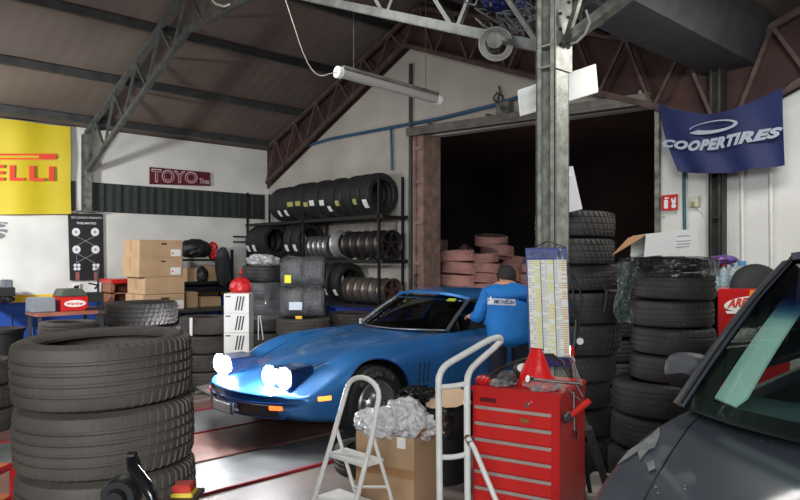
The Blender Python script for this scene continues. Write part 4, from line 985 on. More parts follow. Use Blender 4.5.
# glasshouse
def lerp(a, b, t): return a+(b-a)*t
def wsh(s, t_):  # s across -1..1, t up
    v = s*2-1; bx, bz, bv = 1.80+.27*abs(v)**2, .862+.0*abs(v), .645*v
    tx, tz, tv = 2.44+.10*abs(v)**2, 1.172-.02*abs(v)**2, .53*v
    return V((lerp(bx, tx, t_), lerp(bv, tv, t_), lerp(bz, tz, t_)+.012*sin(pi*t_)))
m_glass = glass_mat('clear_car_glass', (150, 165, 165)); 
MB().surf(wsh, 20, 8, .004).build('windscreen', m_glass, car, local=True, smooth=60)
mb = MB()
for s in (0, 1):
    pts = [wsh(s, k/8)+V((0, (s-.5)*.03, 0)) for k in range(9)]; mb.tube(pts, .02, 8)
mb.tube([wsh(k/20, 0)+V((-.012, 0, .002)) for k in range(21)], .008, 6)
mb.build('windscreen_pillars', M('pillar_trim', (120, 124, 130), .3, .7, var=.05), car, local=True, smooth=60)
def roof(s, t_):
    v = s*2-1; u = lerp(2.42+.10*abs(v)**2, 3.30, t_); w_ = lerp(.555, .56, t_)
    return V((u, v*w_, 1.175+.045*sin(pi*min(1, t_*.8+.1))-.055*abs(v)**3))
MB().surf(roof, 24, 14, -.03).build('roof', m_blue_car, car, local=True, smooth=50)
MB().surf(lambda s, t_: roof(.5+(s-.5)*.06, t_*.9)+V((0, 0, .004)), 2, 8, .003).build('roof_centre_bar', M('dark_blue_paint', (16, 44, 96), .3, .4, coat=.5), car, local=True)
for sg in (-1, 1):
    def sail(s, t_, sg=sg):
        u = lerp(3.02+.28*(1-t_)*0, 4.25, s); top = lerp(1.15, .90, s**1.15); bot = .86; z = lerp(bot, top, t_)
        return V((u+.0+(.16*(t_)) * (1-s), sg*(lerp(.70, .55, t_)), z))
    MB().surf(sail, 14, 6, .05*sg).build('sail_panel', m_blue_car, car, local=True, smooth=50)
    # door glass lowered: thin upper edge only; door seam and handle
MB().surf(lambda s, t_: V((lerp(3.32, 3.45, t_), (s*2-1)*.53, lerp(1.15, .88, t_))), 8, 4, .004).build('rear_window', m_glass, car, local=True)
# interior
m_int = M('black_vinyl', (62, 64, 62), .6, var=.15)
for sg in (-1, 1):
    mb = MB().box((2.55, sg*.33-.24, .36), (3.05, sg*.33+.24, .52)).prism([(2.93, sg*.33-.24, .5), (3.08, sg*.33-.24, .5), (3.16, sg*.33-.2, .98), (3.06, sg*.33-.2, .98)], (0, .44, 0)); mb.build('seat', m_int, car, local=True, bevel=.03, smooth=60)
    MB().box((3.04, sg*.33-.12, .97), (3.12, sg*.33+.12, 1.08)).build('head_restraint', m_int, car, local=True, bevel=.02)
MB().box((1.98, -.6, .66), (2.24, .6, .84)).build('dashboard', m_int, car, local=True, bevel=.03)
c = V((2.40, -.34, .84)); ax = V((1, 0, .35)).normalized(); a_, b_ = frame(ax)
MB().tube([c+(a_*cos(q)+b_*sin(q))*.18 for q in [2*pi*i/28 for i in range(28)]], .012, 8, closed=True).tube([c-ax*.25, c], .02, 8).tube([c+a_*.17, c-a_*.17], .01, 6).build('steering_wheel', m_black, car, local=True, smooth=60)
MB().box((2.30, -.02, 1.04), (2.33, .18, 1.09)).build('mirror', m_black, car, local=True, bevel=.008)
p1, p2 = wsh(.10, .86), wsh(.18, .93); MB().prism([wsh(.10, .84)+V((-.006, 0, .006)), wsh(.18, .84)+V((-.006, 0, .006)), wsh(.18, .93)+V((-.006, 0, .006)), wsh(.10, .93)+V((-.006, 0, .006))], (-.001, 0, .001)).build('yellow_sticker', M('lime_sticker', (176, 190, 60), .6, var=0), car, local=True)
# seams: hood edge, door lines
def seam(pts, r=.004): return pts
mb = MB()
def on_body(u, v): # ray down onto the body mesh
    ok, p, nrm, i = body.ray_cast(V((u, v, 2)), V((0, 0, -1))); return p+V((0, 0, .0005)) if ok else V((u, v, .8))
def on_side(u, z, sg=-1):
    ok, p, nrm, i = body.ray_cast(V((u, sg*2, z)), V((0, -sg, 0))); return p+V((0, sg*.0005, 0)) if ok else V((u, sg*.82, z))
for sg in (-1, 1): mb.tube([on_body(u, sg*v) for u, v in [(.62, .42), (.9, .50), (1.2, .55), (1.5, .58), (1.72, .60)]], .0035, 5)
mb.tube([on_side(1.92, z) for z in (.76, .65, .5, .35, .24)], .0035, 5); mb.tube([on_side(3.08, z) for z in (.76, .65, .5, .35, .24)], .0035, 5)
mb.tube([on_side(u, .245) for u in (1.92, 2.3, 2.7, 3.08)], .0035, 5)
mb.build('panel_seams', m_black, car, local=True)
m_lipc = M('arch_lip_blue', (20, 60, 120), .35, .4)
for u in WU:
    for sg in (-1, 1):
        pts = [on_side(u+.378*cos(a), .33+.378*sin(a), sg)+V((0, sg*.002, 0)) for a in [R(-10+200*i/20) for i in range(21)]]
        MB().tube(pts, .008, 6).build('wheel_arch_lip', m_lipc, car, local=True, smooth=60)
# vents on the front fender
mb = MB()
for k in range(3): mb.tube([on_side(1.52+.06*k, .62), on_side(1.50+.06*k, .44)], .010, 6)
mb.build('fender_vent', m_black, car, local=True)
MB().bar(on_side(2.9, .72), on_side(2.98, .72), .01, .02).build('door_handle', m_chrome, car, local=True)
# nose: pods, lamps, grille, plate, indicators
m_lamp = M('headlamp_glow', (255, 248, 255), .2, emit=55., var=0)
for sg in (-1, 1):
    v0, v1 = (.29, .62)
    pod = MB(); ua, ub = .20, .52; vs_ = [(ua, v0), (ua+.06, v1), (ub, v1-.03), (ub, v0+.02)]
    zt_ = [.66, .665, .68, .67]; zb_ = [.46, .46, .58, .58]
    pod.add([(u, sg*v, z) for (u, v), z in zip(vs_, zb_)]+[(u, sg*v, z) for (u, v), z in zip(vs_, zt_)], [(3, 2, 1, 0), (4, 5, 6, 7), (0, 1, 5, 4), (1, 2, 6, 5), (2, 3, 7, 6), (3, 0, 4, 7)])
    pod.build('headlamp_pod', M('pod_blue', (30, 62, 112), .35, .5, coat=.4), car, local=True, bevel=.012)
    for k, v in enumerate((.37, .545)):
        mt = Matrix.Translation(V((ua+.01+.03*k, sg*v, .595))) @ Matrix.Rotation(-pi/2, 4, 'Y')
        pr_ = [(0, .04), (.035, .034), (.072, .014), (.088, 0), (.088, -.02), (0, -.02)]
        MB().lathe(pr_, 24, mat=mt).build('headlamp', m_lamp, car, local=True, smooth=50)
    light('POINT', 'headlamp_light', (CX+.10, CY+sg*.42, .70), (0, CY, 0), 40, (.95, .96, 1), .05)
    light('SPOT', 'headlamp_throw', (CX+.10, CY+sg*.5, .62), (-2, CY, .0), 7, (.95, .96, 1), .06, spot=75)
m_gr = M('grille_black', (16, 18, 26), .5)
for sg in (-1, 1):
    def gr(s, t_, sg=sg):
        v = sg*lerp(.20, .56, s); z = lerp(.30, .385, t_)
        return V((.012+bow(.03, v)+.02*(1-t_), v, z))
    MB().surf(gr, 8, 3, .012).build('grille', m_gr, car, local=True)
    def bl(v, z): return V((.0+bow(.03, v)-.002+.01*(1-(z-.3)/.1), v, z))
    mb = MB().prism([bl(sg*.52, .35)+V((-.012, 0, 0)), bl(sg*.61, .35)+V((-.012, 0, 0)), bl(sg*.61, .385)+V((-.012, 0, 0)), bl(sg*.52, .385)+V((-.012, 0, 0))], (.02, 0, 0))
    mb.build('turn_signal', M('amber_lamp_lit', (255, 120, 50), .3, emit=1.6, var=0), car, local=True, bevel=.004)
    a, b = on_side(.42, .42, sg), on_side(.53, .42, sg)
    a2, b2 = on_side(.42, .455, sg), on_side(.53, .455, sg); o_ = V((0, sg*.012, 0))
    MB().prism([a+o_, b+o_, b2+o_, a2+o_], (0, -sg*.02, 0)).build('side_marker', M('amber_marker_lit', (255, 150, 60), .3, emit=2.2, var=0), car, local=True, bevel=.003)
MB().box((-.022, -.19, .275), (.0, .17, .375)).build('plate_recess', M('plate_frame', (70, 74, 92), .5), car, local=True, bevel=.004)
MB().box((-.03, -.16, .285), (-.02, .14, .365)).build('number_plate', M('grey_white_plate', (186, 188, 190), .5, var=.1), car, local=True, bevel=.004)
MB().tube([V((.0+bow(.03, v)+.03, v, .285)) for v in [-.62+.124*i for i in range(11)]], .012, 6).build('lower_lip', M('dark_blue_paint', (16, 44, 96)), car, local=True, smooth=60)
MB().tube([V((.0+bow(.03, v)-.002, v, .402)) for v in [-.70+.1*i for i in range(15)]], .008, 6).build('bumper_crease', M('dark_blue_paint', (16, 44, 96)), car, local=True, smooth=60)
for v in (-.5, -.3, .3, .5): 
    o = MB().cyl(.06, 0, .02, 20, mat=Matrix.Translation(V((4.67-abs(v)*.15, v, .62))) @ Matrix.Rotation(pi/2, 4, 'Y')); o.build('tail_lamp', M('tail_lamp_lit', (220, 30, 20), .3, emit=6., var=0), car, local=True)
light('AREA', 'tail_lamp_light', (CX+4.9, CY+1.0, .9), (12, 8.2, 1.2), 42, (1, .70, .64), .5)
# wheels
def car_wheel(root, u, sg, v, z, kind='car', spokes=5, rim_m=None):
    t_ = bpy.data.objects.new('wheel', None); COL.objects.link(t_); t_.parent = root; t_.location = (u, v*sg, z); t_.rotation_euler = (-pi/2*(-1 if sg < 0 else 1), 0, 0)
    t_.empty_display_size = .1
    o = bpy.data.objects.new('tyre', TM[kind].copy()); o.data.materials.clear(); o.data.materials.append(m_rubber_n); COL.objects.link(o); o.parent = t_; o.location = (0, 0, -TW[kind])
    rr = .205 if kind == 'car' else .21
    dish = [(rr, -.02), (rr-.012, -.005), (rr-.025, -.012), (rr-.035, -.04), (rr-.06, -.05), (.11, -.045), (.10, -.03), (.07, -.012), (.045, .0), (.0, .004)]
    MB().lathe(dish, 36).build('rim', rim_m or m_alloy, t_, local=True, smooth=40)
    mb = MB()
    for k in range(spokes):
        a = 2*pi*k/spokes; mb.bar((.09*cos(a), .09*sin(a), -.035), ((rr-.03)*cos(a), (rr-.03)*sin(a), -.038), .05, .012)
    mb.build('spokes', rim_m or m_alloy, t_, local=True, bevel=.003)
    mb = MB()
    for k in range(5): a = 2*pi*k/5+.3; mb.cyl(.01, -.03, -.005, 8, mat=Matrix.Translation(V((.075*cos(a), .075*sin(a), 0))))
    mb.build('wheel_nuts', m_chrome, t_, local=True)
    return t_
for u in WU:
    for sg in (-1, 1):
        w_ = car_wheel(car, u, sg, .855, .325)
        mb = MB()
        if sg < 0:
            rm = .262
            vs2, fs2 = text2d('RADIAL T/A', 0, .03, 1.1)
            mb.add([((rm+.022*(vv-.5)*2)*cos(2.4-1.6*uu), (rm+.022*(vv-.5)*2)*sin(2.4-1.6*uu), .0035) for uu, vv in vs2], fs2); mb.build('raised_lettering', M('worn_white_letters', (96, 96, 94), .7), w_, local=True)
# ---- anthracite car in the right foreground, nose to the left
SX, SY = 1.42, .27
suv = thing('suv', 'dark grey car in the right foreground, bonnet and windscreen showing', 'car', (SX, SY, 0))
def bow2(u, v): return .24*(abs(v)/.9)**3*max(0, 1-u/1.1)**1.2 - .15*(abs(v)/.9)**2*max(0, (u-3.9)/.6)
secs = [(0, .62, .62, .60, .60, .80, .50, .30), (.03, .70, .70, .62, .68, .84, .52, .26), (.12, .79, .785, .74, .765, .88, .56, .24), (.35, .895, .885, .86, .855, .95, .62, .22), (.6, .955, .945, .89, .925, .96, .66, .22), (.85, 1.005, .99, .885, .985, .95, .68, .22),
        (1.1, 1.05, 1.03, .86, 1.03, .92, .70, .22), (1.4, 1.07, 1.06, .82, 1.045, .90, .70, .22), (2.0, 1.07, 1.06, .83, 1.06, .90, .70, .22), (2.8, 1.07, 1.06, .83, 1.08, .90, .70, .22), (3.4, 1.08, 1.07, .82, 1.09, .90, .70, .24), (3.9, 1.08, 1.07, .80, 1.09, .88, .70, .28), (4.2, 1.05, 1.05, .76, 1.05, .84, .66, .34), (4.28, .9, .9, .72, .9, .8, .6, .42)]
sb = loftcar(secs, bow2, [m_grey_car, m_black], suv)
wheelwells(sb, [(.84, .34, .39, .60, 1.1), (3.44, .34, .39, .60, 1.1)], [((1.42, -.72, .40), (3.9, .72, 1.5))])
for u in (.84, 3.44):
    for sg in (-1, 1): car_wheel(suv, u, sg, .89, .347, 'suv', 6)
def wb(s, t_):
    v = s*2-1; bx = .72+.30*abs(v)**2.4; bz = 1.075-.015*abs(v)**2; bv = .83*v
    tx = 1.54+.16*abs(v)**2; tz = 1.62-.03*abs(v)**2; tv = .67*v
    return V((lerp(bx, tx, t_), lerp(bv, tv, t_), lerp(bz, tz, t_)+.03*sin(pi*t_)))
m_wsg = glass_mat('windscreen_glass', (226, 240, 236), band=(1.37, 1.46, (24, 120, 165)))
MB().surf(wb, 24, 12, .005).build('windscreen', m_wsg, suv, local=True, smooth=60)
# black printed border of the screen, inside
mb = MB()
ins = V((.012, 0, -.014))
mb.surf(lambda s, t_: wb(lerp(.945, 1, s), t_)+ins, 3, 12, .002); mb.surf(lambda s, t_: wb(lerp(0, .055, s), t_)+ins, 3, 12, .002); mb.surf(lambda s, t_: wb(s, lerp(0, .07, t_))+ins, 24, 3, .002)
mb.build('screen_border', M('black_frit', (16, 17, 18), .5, var=0), suv, local=True, smooth=60)
for s in (0, 1):
    sg = 1 if s else -1
    def pil(a, b, s=s, sg=sg):
        p = wb(s, a*1.0); return p+V((-.012+.07*b, sg*(.008+.055*sin(pi*b*.5)), .004-.012*b))
    MB().surf(pil, 14, 5, -.02*sg).build('pillar', m_grey_car, suv, local=True, smooth=60)
    MB().tube([wb(s, k/12)+V((-.008, sg*.006, .006)) for k in range(13)], .006, 6).build('screen_seal', m_black, suv, local=True, smooth=60)
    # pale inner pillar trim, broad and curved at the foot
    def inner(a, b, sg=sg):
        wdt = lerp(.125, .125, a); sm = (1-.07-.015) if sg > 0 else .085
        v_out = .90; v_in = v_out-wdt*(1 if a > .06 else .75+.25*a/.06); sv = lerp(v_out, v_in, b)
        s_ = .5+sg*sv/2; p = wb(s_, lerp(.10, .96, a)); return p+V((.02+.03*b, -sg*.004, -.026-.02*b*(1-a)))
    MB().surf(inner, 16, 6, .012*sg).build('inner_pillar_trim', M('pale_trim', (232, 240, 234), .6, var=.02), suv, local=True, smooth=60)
def srf(s, t_):
    v = s*2-1; u = lerp(1.52+.16*abs(v)**2, 3.9, t_); return V((u, v*lerp(.67, .62, t_), 1.62+.045*sin(pi*min(1, t_*.7+.12))-.03-.035*abs(v)**3+.02))
MB().surf(srf, 16, 12, -.03).build('roof', m_grey_car, suv, local=True, smooth=60)
for sg in (-1, 1):
    MB().surf(lambda s, t_, sg=sg: V((lerp(lerp(1.12, 1.72, t_), 3.8, s), sg*lerp(.86, .68, t_), lerp(1.09, 1.62, t_))), 8, 4, .005).build('side_window', M('dark_side_glass', (20, 24, 26), .08, var=0, spec=.8), suv, local=True)
MB().surf(lambda s, t_: V((lerp(4.15, 3.85, t_), (s*2-1)*lerp(.78, .6, t_), lerp(1.06, 1.62, t_))), 8, 4, .02).build('tailgate', m_grey_car, suv, local=True)
# dash, seats, wheel
m_dash = M('dash_teal_grey', (92, 104, 106), .7, var=.12)
def dash(s, t_):
    v = s*2-1; x = lerp(.80+.28*abs(v)**2.4, 1.5, t_); return V((x, v*.76, 1.045-.02*abs(v)**2+.035*sin(pi*t_)-.10*t_**3))
MB().surf(dash, 24, 8, -.03).build('dashboard', m_dash, suv, local=True, smooth=60)
for sg in (-1, 1):
    MB().box((1.95, sg*.38-.26, .45), (2.45, sg*.38+.26, .62)).prism([(2.35, sg*.38-.25, .6), (2.5, sg*.38-.25, .6), (2.66, sg*.38-.22, 1.2), (2.52, sg*.38-.22, 1.2)], (0, .47, 0)).build('seat', m_int, suv, local=True, bevel=.03)
    MB().box((2.54, sg*.38-.13, 1.2), (2.64, sg*.38+.13, 1.38)).build('head_restraint', m_int, suv, local=True, bevel=.03)
MB().box((1.68, -.10, 1.50), (1.72, .14, 1.56)).build('rear_view_mirror', m_black, suv, local=True, bevel=.01)
# wing mirror on the far side
t_ = bpy.data.objects.new('wing_mirror', None); COL.objects.link(t_); t_.parent = suv; t_.location = (1.36, .96, 1.13); t_.empty_display_size = .1
def mir(s, t2):
    a = 2*pi*s; ph = pi*t2; e = lambda x, k: abs(x)**k*(1 if x > 0 else -1)
    return V((.065*e(cos(ph), .7), .095*e(sin(ph), .6)*e(cos(a), .7), .075*e(sin(ph), .6)*e(sin(a), .75)))
MB().surf(mir, 28, 14).build('housing', M('mirror_grey', (84, 86, 90), .5, .1, var=.05), t_, local=True, smooth=70)
MB().add([mir(s/28, .25+.4*0)+V((0, 0, 0)) for s in range(28)], []).surf(lambda s, t2: mir(.53+.44*s, t2)*1.012, 16, 14).build('lower_shell', m_black, t_, local=True, smooth=70)
MB().bar((.0, -.05, -.07), (-.02, -.14, -.07), .05, .03).build('foot', m_black, t_, local=True, bevel=.01)
# peeled lacquer, seam of the bonnet, cowl
m_peel = M('peeled_lacquer', (132, 136, 132), .7, var=.25, scale=30)
def on_s(u, v):
    ok, p, nrm, i = sb.ray_cast(V((u, v, 2)), V((0, 0, -1))); return (p+nrm*.0015) if ok else V((u, v, 1))
def scr_to_suv(px, py):
    d = (P(px, py, 1)-EYE); o_ = EYE-V((SX, SY, 0)); ok, p, nrm, i = sb.ray_cast(o_, d.normalized()); return (p+nrm*.006) if ok else None
poly = [(618, 466), (629, 452), (642, 444), (652, 436), (660, 428), (660, 437), (655, 449), (649, 451), (640, 462), (638, 453), (628, 460)]
pts = [scr_to_suv(*q) for q in poly]
if all(p is not None for p in pts):
    cc = sum(pts, V((0, 0, 0)))/len(pts); n_ = len(pts); MB().add(pts+[cc], [(i, (i+1) % n_, n_) for i in range(n_)]).build('peeled_patch', m_peel, suv, local=True)
pts = [scr_to_suv(*q) for q in [(647, 464), (654, 462), (656, 470), (649, 473)]]
if all(p is not None for p in pts): MB().add(pts, [(0, 1, 2, 3)]).build('peeled_patch', m_peel, suv, local=True)
MB().tube([on_s(u, v) for u, v in [(.25, .62), (.45, .70), (.7, .745), (.95, .785), (1.12, .80)]], .003, 5).tube([on_s(u, -v) for u, v in [(.25, .62), (.45, .70), (.7, .745), (.95, .785), (1.12, .80)]], .003, 5).build('bonnet_seam', m_black, suv, local=True)
random.seed(2); mb = MB()
for k in range(26):
    u, v = random.uniform(.3, 1.0), random.uniform(-.2, .72); p = on_s(u, v); r_ = random.uniform(.0012, .003)
    mb.add([p+V((r_*cos(a), r_*sin(a)*1.4, r_*cos(a)*.2)) for a in [pi*i/3 for i in range(6)]], [(0, 1, 2, 3, 4, 5)])
mb.build('specks', M('white_specks', (190, 192, 190), .7, var=0), suv, local=True)
# ---------------------------------------------------------------- mechanic
def skin_body(name, J, E, rad, m, parent, sub=2, smooth=180, root=0):
    me = bpy.data.meshes.new(name); me.from_pydata([tuple(j) for j in J], E, []); o = bpy.data.objects.new(name, me); COL.objects.link(o)
    md = o.modifiers.new('skin', 'SKIN'); md.use_smooth_shade = True
    sv = me.skin_vertices[0].data
    for i, r in enumerate(rad):
        sv[i].radius = r if isinstance(r, tuple) else (r, r)
    sv[root].use_root = True
    md2 = o.modifiers.new('sub', 'SUBSURF'); md2.levels = sub; md2.render_levels = sub
    apply_mods(o); o.data.materials.clear(); o.data.materials.append(m)
    for p in o.data.polygons: p.use_smooth = True; p.material_index = 0
    if parent: o.parent = parent
    return o
PX, PY = 5.03, 3.93
man = thing('person', 'mechanic in a bright blue jacket seen from behind, leaning toward the blue car', 'person', (PX, PY, .022), -R(41))
# local: x right, y forward, z up
def J_(*a): return V(a)
# body
names = {}; J = []; E = []; Rd = []
def add(n, p, r, par=None):
    names[n] = len(J); J.append(V(p)); Rd.append(r)
    if par: E.append((names[par], names[n]))
add('pelvis', (0, -.05, .93), (.14, .11)); add('waist', (0, .0, 1.06), (.13, .10), 'pelvis'); add('chest', (0, .09, 1.20), (.15, .11), 'waist'); add('collar', (0, .15, 1.30), (.09, .08), 'chest'); add('neck', (.015, .20, 1.335), .055, 'collar')
add('skull', (.03, .25, 1.385), (.075, .09), 'neck'); add('crown', (.03, .275, 1.425), (.07, .08), 'skull')
for s, nm in ((-1, 'l'), (1, 'r')):
    add(nm+'sh', (s*.17, .12, 1.25), .06, 'collar')
    el = (s*.27, .10, 1.02) if s > 0 else (-.25, .14, 1.02); wr = (s*.20, .32, .98) if s > 0 else (-.29, .35, 1.0)
    add(nm+'el', el, .042, nm+'sh'); add(nm+'wr', wr, .026, nm+'el'); pw_ = V(wr); dr = (pw_-V(el)).normalized()
    add(nm+'palm', pw_+dr*.07, (.036, .02), nm+'wr')
    for k in range(4): 
        b = pw_+dr*.10+V((.018*(k-1.5), 0, .004*k)); l = (.066, .076, .07, .055)[k]
        add(f'{nm}f{k}', b, .0095, nm+'palm'); add(f'{nm}g{k}', b+dr*l*.5+V((0, 0, -.008)), .0085, f'{nm}f{k}'); add(f'{nm}h{k}', b+dr*l+V((0, 0, -.03)), .0075, f'{nm}g{k}')
    add(nm+'t1', pw_+dr*.04+V((-s*.035, 0, .0)), .011, nm+'palm'); add(nm+'t2', pw_+dr*.075+V((-s*.05, 0, -.012)), .009, nm+'t1')
    add(nm+'hip', (s*.10, -.05, .86), .095, 'pelvis'); add(nm+'kn', (s*.115, .0, .48), .06, nm+'hip'); add(nm+'an', (s*.12, -.08, .09), .04, nm+'kn'); add(nm+'toe', (s*.13, .09, .045), .038, nm+'an')
skin_body('body', J, E, Rd, m_skin, man)
# jacket
J2 = []; E2 = []; R2 = []; names = {}
def add2(n, p, r, par=None):
    names[n] = len(J2); J2.append(V(p)); R2.append(r)
    if par: E2.append((names[par], names[n]))
add2('hem', (0, -.05, .74), (.225, .19)); add2('low', (0, -.045, .86), (.23, .19), 'hem'); add2('waist', (0, .0, 1.0), (.22, .175), 'low'); add2('chest', (0, .075, 1.15), (.225, .165), 'waist'); add2('yoke', (0, .12, 1.25), (.17, .125), 'chest'); add2('collar', (0, .17, 1.335), (.08, .075), 'yoke')
for s in (-1, 1):
    n_ = 'l' if s < 0 else 'r'
    el = (s*.29, .08, 1.02) if s > 0 else (-.255, .13, 1.015); wr = (s*.22, .28, .98) if s > 0 else (-.285, .31, 1.0)
    add2(n_+'sh', (s*.18, .11, 1.235), .082, 'yoke'); add2(n_+'el', el, .078, n_+'sh'); add2(n_+'wr', wr, .056, n_+'el')
m_jack = M('bright_blue_cloth', (16, 110, 186), .75, var=.10, scale=9, bump=1., bscale=9)
jk = skin_body('jacket', J2, E2, R2, m_jack, man)
# trousers
J3 = [V((0, -.03, .90))]; E3 = []; R3 = [(.10, .08)]
for s in (-1, 1):
    b = len(J3); J3 += [V((s*.095, -.05, .84)), V((s*.115, .0, .48)), V((s*.12, -.07, .10))]; R3 += [.092, .085, .075]; E3 += [(0, b), (b, b+1), (b+1, b+2)]
skin_body('trousers', J3, E3, R3, m_blue_d, man)
for s in (-1, 1):
    MB().add([], []).surf(lambda a, b, s=s: V((s*.125+.052*cos(2*pi*a)*sin(pi*b)**.6, .02-.15*cos(pi*b), .05+.045*sin(2*pi*a)*sin(pi*b)**.6)), 16, 12).build('shoe', m_black, man, local=True, smooth=70)
# hair: cap over skull and nape
def cap(s, t2):
    a = 2*pi*s; ph = pi*(.0+.72*t2); c_ = V((.03, .262, 1.405)); fr = 1 if sin(a) < .3 else 1-.25*(sin(a)-.3)*t2
    return c_+V((.094*sin(ph)*cos(a), .112*sin(ph)*sin(a), .108*cos(ph)*fr))
MB().surf(cap, 28, 16, .006).build('hair', M('dark_hair', (34, 30, 28), .8, var=.3, scale=40, bump=.4), man, local=True, smooth=70)
for s in (-1, 1):
    MB().surf(lambda a, b, s=s: V((.03+s*(.088+.012*sin(pi*b)), .27+.022*cos(2*pi*a)*sin(pi*b), 1.375+.03*sin(2*pi*a)*sin(pi*b))), 10, 8).build('ear', m_skin, man, local=True, smooth=70)
mb = MB()
for s in (-1, 1): mb.cyl(.008, 0, .006, 10, mat=Matrix.Translation(V((.03+s*.03, .352, 1.38))) @ Matrix.Rotation(-pi/2, 4, 'X'))
mb.build('eyes', m_black, man, local=True); MB().bar((.03, .345, 1.375), (.03, .37, 1.35), .018, .014).build('nose', m_skin, man, local=True, bevel=.004); MB().box((.008, .335, 1.322), (.052, .348, 1.328)).build('mouth', M('lip', (150, 84, 76)), man, local=True)
# back label wrapped onto the jacket
bpy.context.view_layer.update()
mw_ = man.matrix_world.copy() if False else Matrix.Translation(man.location) @ Matrix.Rotation(man.rotation_euler.z, 4, 'Z')
inv = mw_.inverted()
def on_j(px, py, lift=.004):
    o_ = inv @ EYE; d = ((inv @ P(px, py, 6))-o_).normalized(); ok, p, nrm, i = jk.ray_cast(o_, d); return p-d*lift if ok else (inv @ P(px, py, 6.2))
def jq(x0, y0, x1, y1, sl=1.2, lift=.004): return lambda u, v: on_j(x0+(x1-x0)*u, y1+(y0-y1)*v+sl*u, lift)
f_ = jq(487.5, 298, 515.5, 304.5); g_ = MB(); N_ = 16
g_.add([f_(i/N_, j/4) for i in range(N_+1) for j in range(5)], [(i*5+j, (i+1)*5+j, (i+1)*5+j+1, i*5+j+1) for i in range(N_) for j in range(4)])
g_.build('back_patch', M('pale_patch', (206, 214, 224), .7, var=0), man, local=True)
text_on(MB(), 'MICHELIN', jq(494, 299.3, 514.8, 303.3, 1., .02), shear=.15, bold=.02).build('patch_lettering', M('navy_print', (22, 50, 110), .6, var=0), man, local=True)
mb = MB(); f2 = jq(488, 296, 493.5, 304, .2, .022)
for cx, cy, r in ((.5, .82, .17), (.5, .5, .26), (.35, .18, .16), (.7, .2, .16)): mb.add([f2(cx+r*cos(a), cy+r*.8*sin(a)) for a in [2*pi*i/12 for i in range(12)]], [tuple(range(12))])
mb.build('patch_emblem', m_paper, man, local=True)
# ---------------------------------------------------------------- red tool cabinet
lf = P(472.5, 395, 3.45); rt = P(559.5, 395, 3.22)
dw = V((rt.x-lf.x, rt.y-lf.y, 0)); Wd = dw.length; dw.normalize(); dn = V((-dw.y, dw.x, 0))
if dn.dot(F_) < 0: dn = -dn
rzc = atan2(dw.y, dw.x)
ZT = .945
cab = thing('tool_cabinet', 'red roller tool cabinet with drawers and tools piled on top', 'tool cabinet', (lf.x, lf.y, 0), rzc)
DP = .46
MB().box((0, 0, .13), (Wd, DP, ZT-.02)).build('carcass', m_red, cab, local=True, bevel=.006)
MB().box((-.008, -.008, ZT-.028), (Wd+.008, DP+.008, ZT)).build('top_tray', m_red, cab, local=True, bevel=.006)
mb = MB(); 
m_reds = M('red_drawer_front', (206, 40, 38), .28, var=.06, coat=.3)
nD = 9; z1 = ZT-.10; dh = .082; m_strip = M('aluminium_strip', (226, 214, 206), .3, .7, var=.1)
for k in range(nD):
    zt = z1-dh*k; d = MB().box((.02, -.012, zt-dh+.008), (Wd-.035, 0.01, zt-.008)).build('drawer', m_reds, cab, local=True, bevel=.003)
    MB().box((.02, -.024, zt-.012), (Wd-.035, -.010, zt+.004)).build('drawer_pull', m_strip, d, local=True, bevel=.002)
MB().box((.045, -.011, ZT-.075), (.13, -.008, ZT-.055)).build('name_badge', M('dark_red_badge', (90, 20, 24), .4), cab, local=True)
MB().cyl(.012, 0, .012, 14, mat=Matrix.Translation(V((.30, -.010, ZT-.065))) @ Matrix.Rotation(pi/2, 4, 'X')).build('lock', m_chrome, cab, local=True)
MB().box((.26, -.016, z1-.055), (.31, -.012, z1-.035)).build('plate_emblem', MATS['brass'] if 'brass' in MATS else M('brass', (190, 150, 90), .4, .7), cab, local=True, bevel=.002)
for x in (.06, Wd-.06):
    for y in (.06, DP-.06):
        mt = Matrix.Translation(V((x, y-.015, .06))) @ Matrix.Rotation(pi/2, 4, 'X'); w_ = MB().cyl(.06, -.015, .015, 20, mat=mt).build('caster', m_black, cab, local=True)
        MB().box((x-.02, y-.035, .06), (x+.02, y+.005, .13)).build('caster_bracket', m_dsteel, w_, local=True)
def cabp(x, y, z=0): return V((lf.x, lf.y, ZT+z))+dw*x+dn*y
# things on the cabinet
t = thing('red_plastic_bag', 'upright pointed red plastic pouch standing on the tool cabinet', 'pouch', cabp(.38, .26))
c = cabp(.285, .17)
def cone(s, t2):
    a = 2*pi*s; k = t2; w_ = lerp(.108, .028, k)*(1+.06*sin(k*7+cos(a))); d_ = lerp(.075, .010, k); z = .185*k; wob = 1+.06*NZ.noise(V((cos(a)*2, sin(a)*2, k*4)))
    return c+dw*(w_*cos(a)*wob-.005*k)+dn*(d_*sin(a)*wob)+V((0, 0, z))
MB().surf(cone, 40, 20).build('pouch', M('red_pouch', (226, 34, 36), .25, var=.05, bump=.35, bscale=9, coat=.4), t, smooth=80)
MB().bar(c+dw*-.035+V((0, 0, .186)), c+dw*.03+V((0, 0, .184)), .012, .012).build('sealed_edge', m_red, t)
t = thing('pressure_gauge', 'black round tyre gauge with white dial lying on the tool cabinet', 'gauge', cabp(.19, .28)); c = cabp(.19, .25, .055)
nn = (EYE-c).normalized()*.5+V((0, 0, .9)); nn.normalize(); mt = Matrix.Translation(c) @ nn.to_track_quat('Z', 'Y').to_matrix().to_4x4()
MB().lathe([(0, -.03), (.058, -.03), (.066, -.015), (.066, .01), (.058, .02), (.05, .016), (0, .016)], 32, mat=mt).build('case', m_black, t, smooth=50)
MB().cyl(.04, .016, .019, 24, mat=mt).build('dial', m_paper, t)
t = thing('air_hose', 'black air hose curling over the tool cabinet', 'hose', cabp(.1, .3))
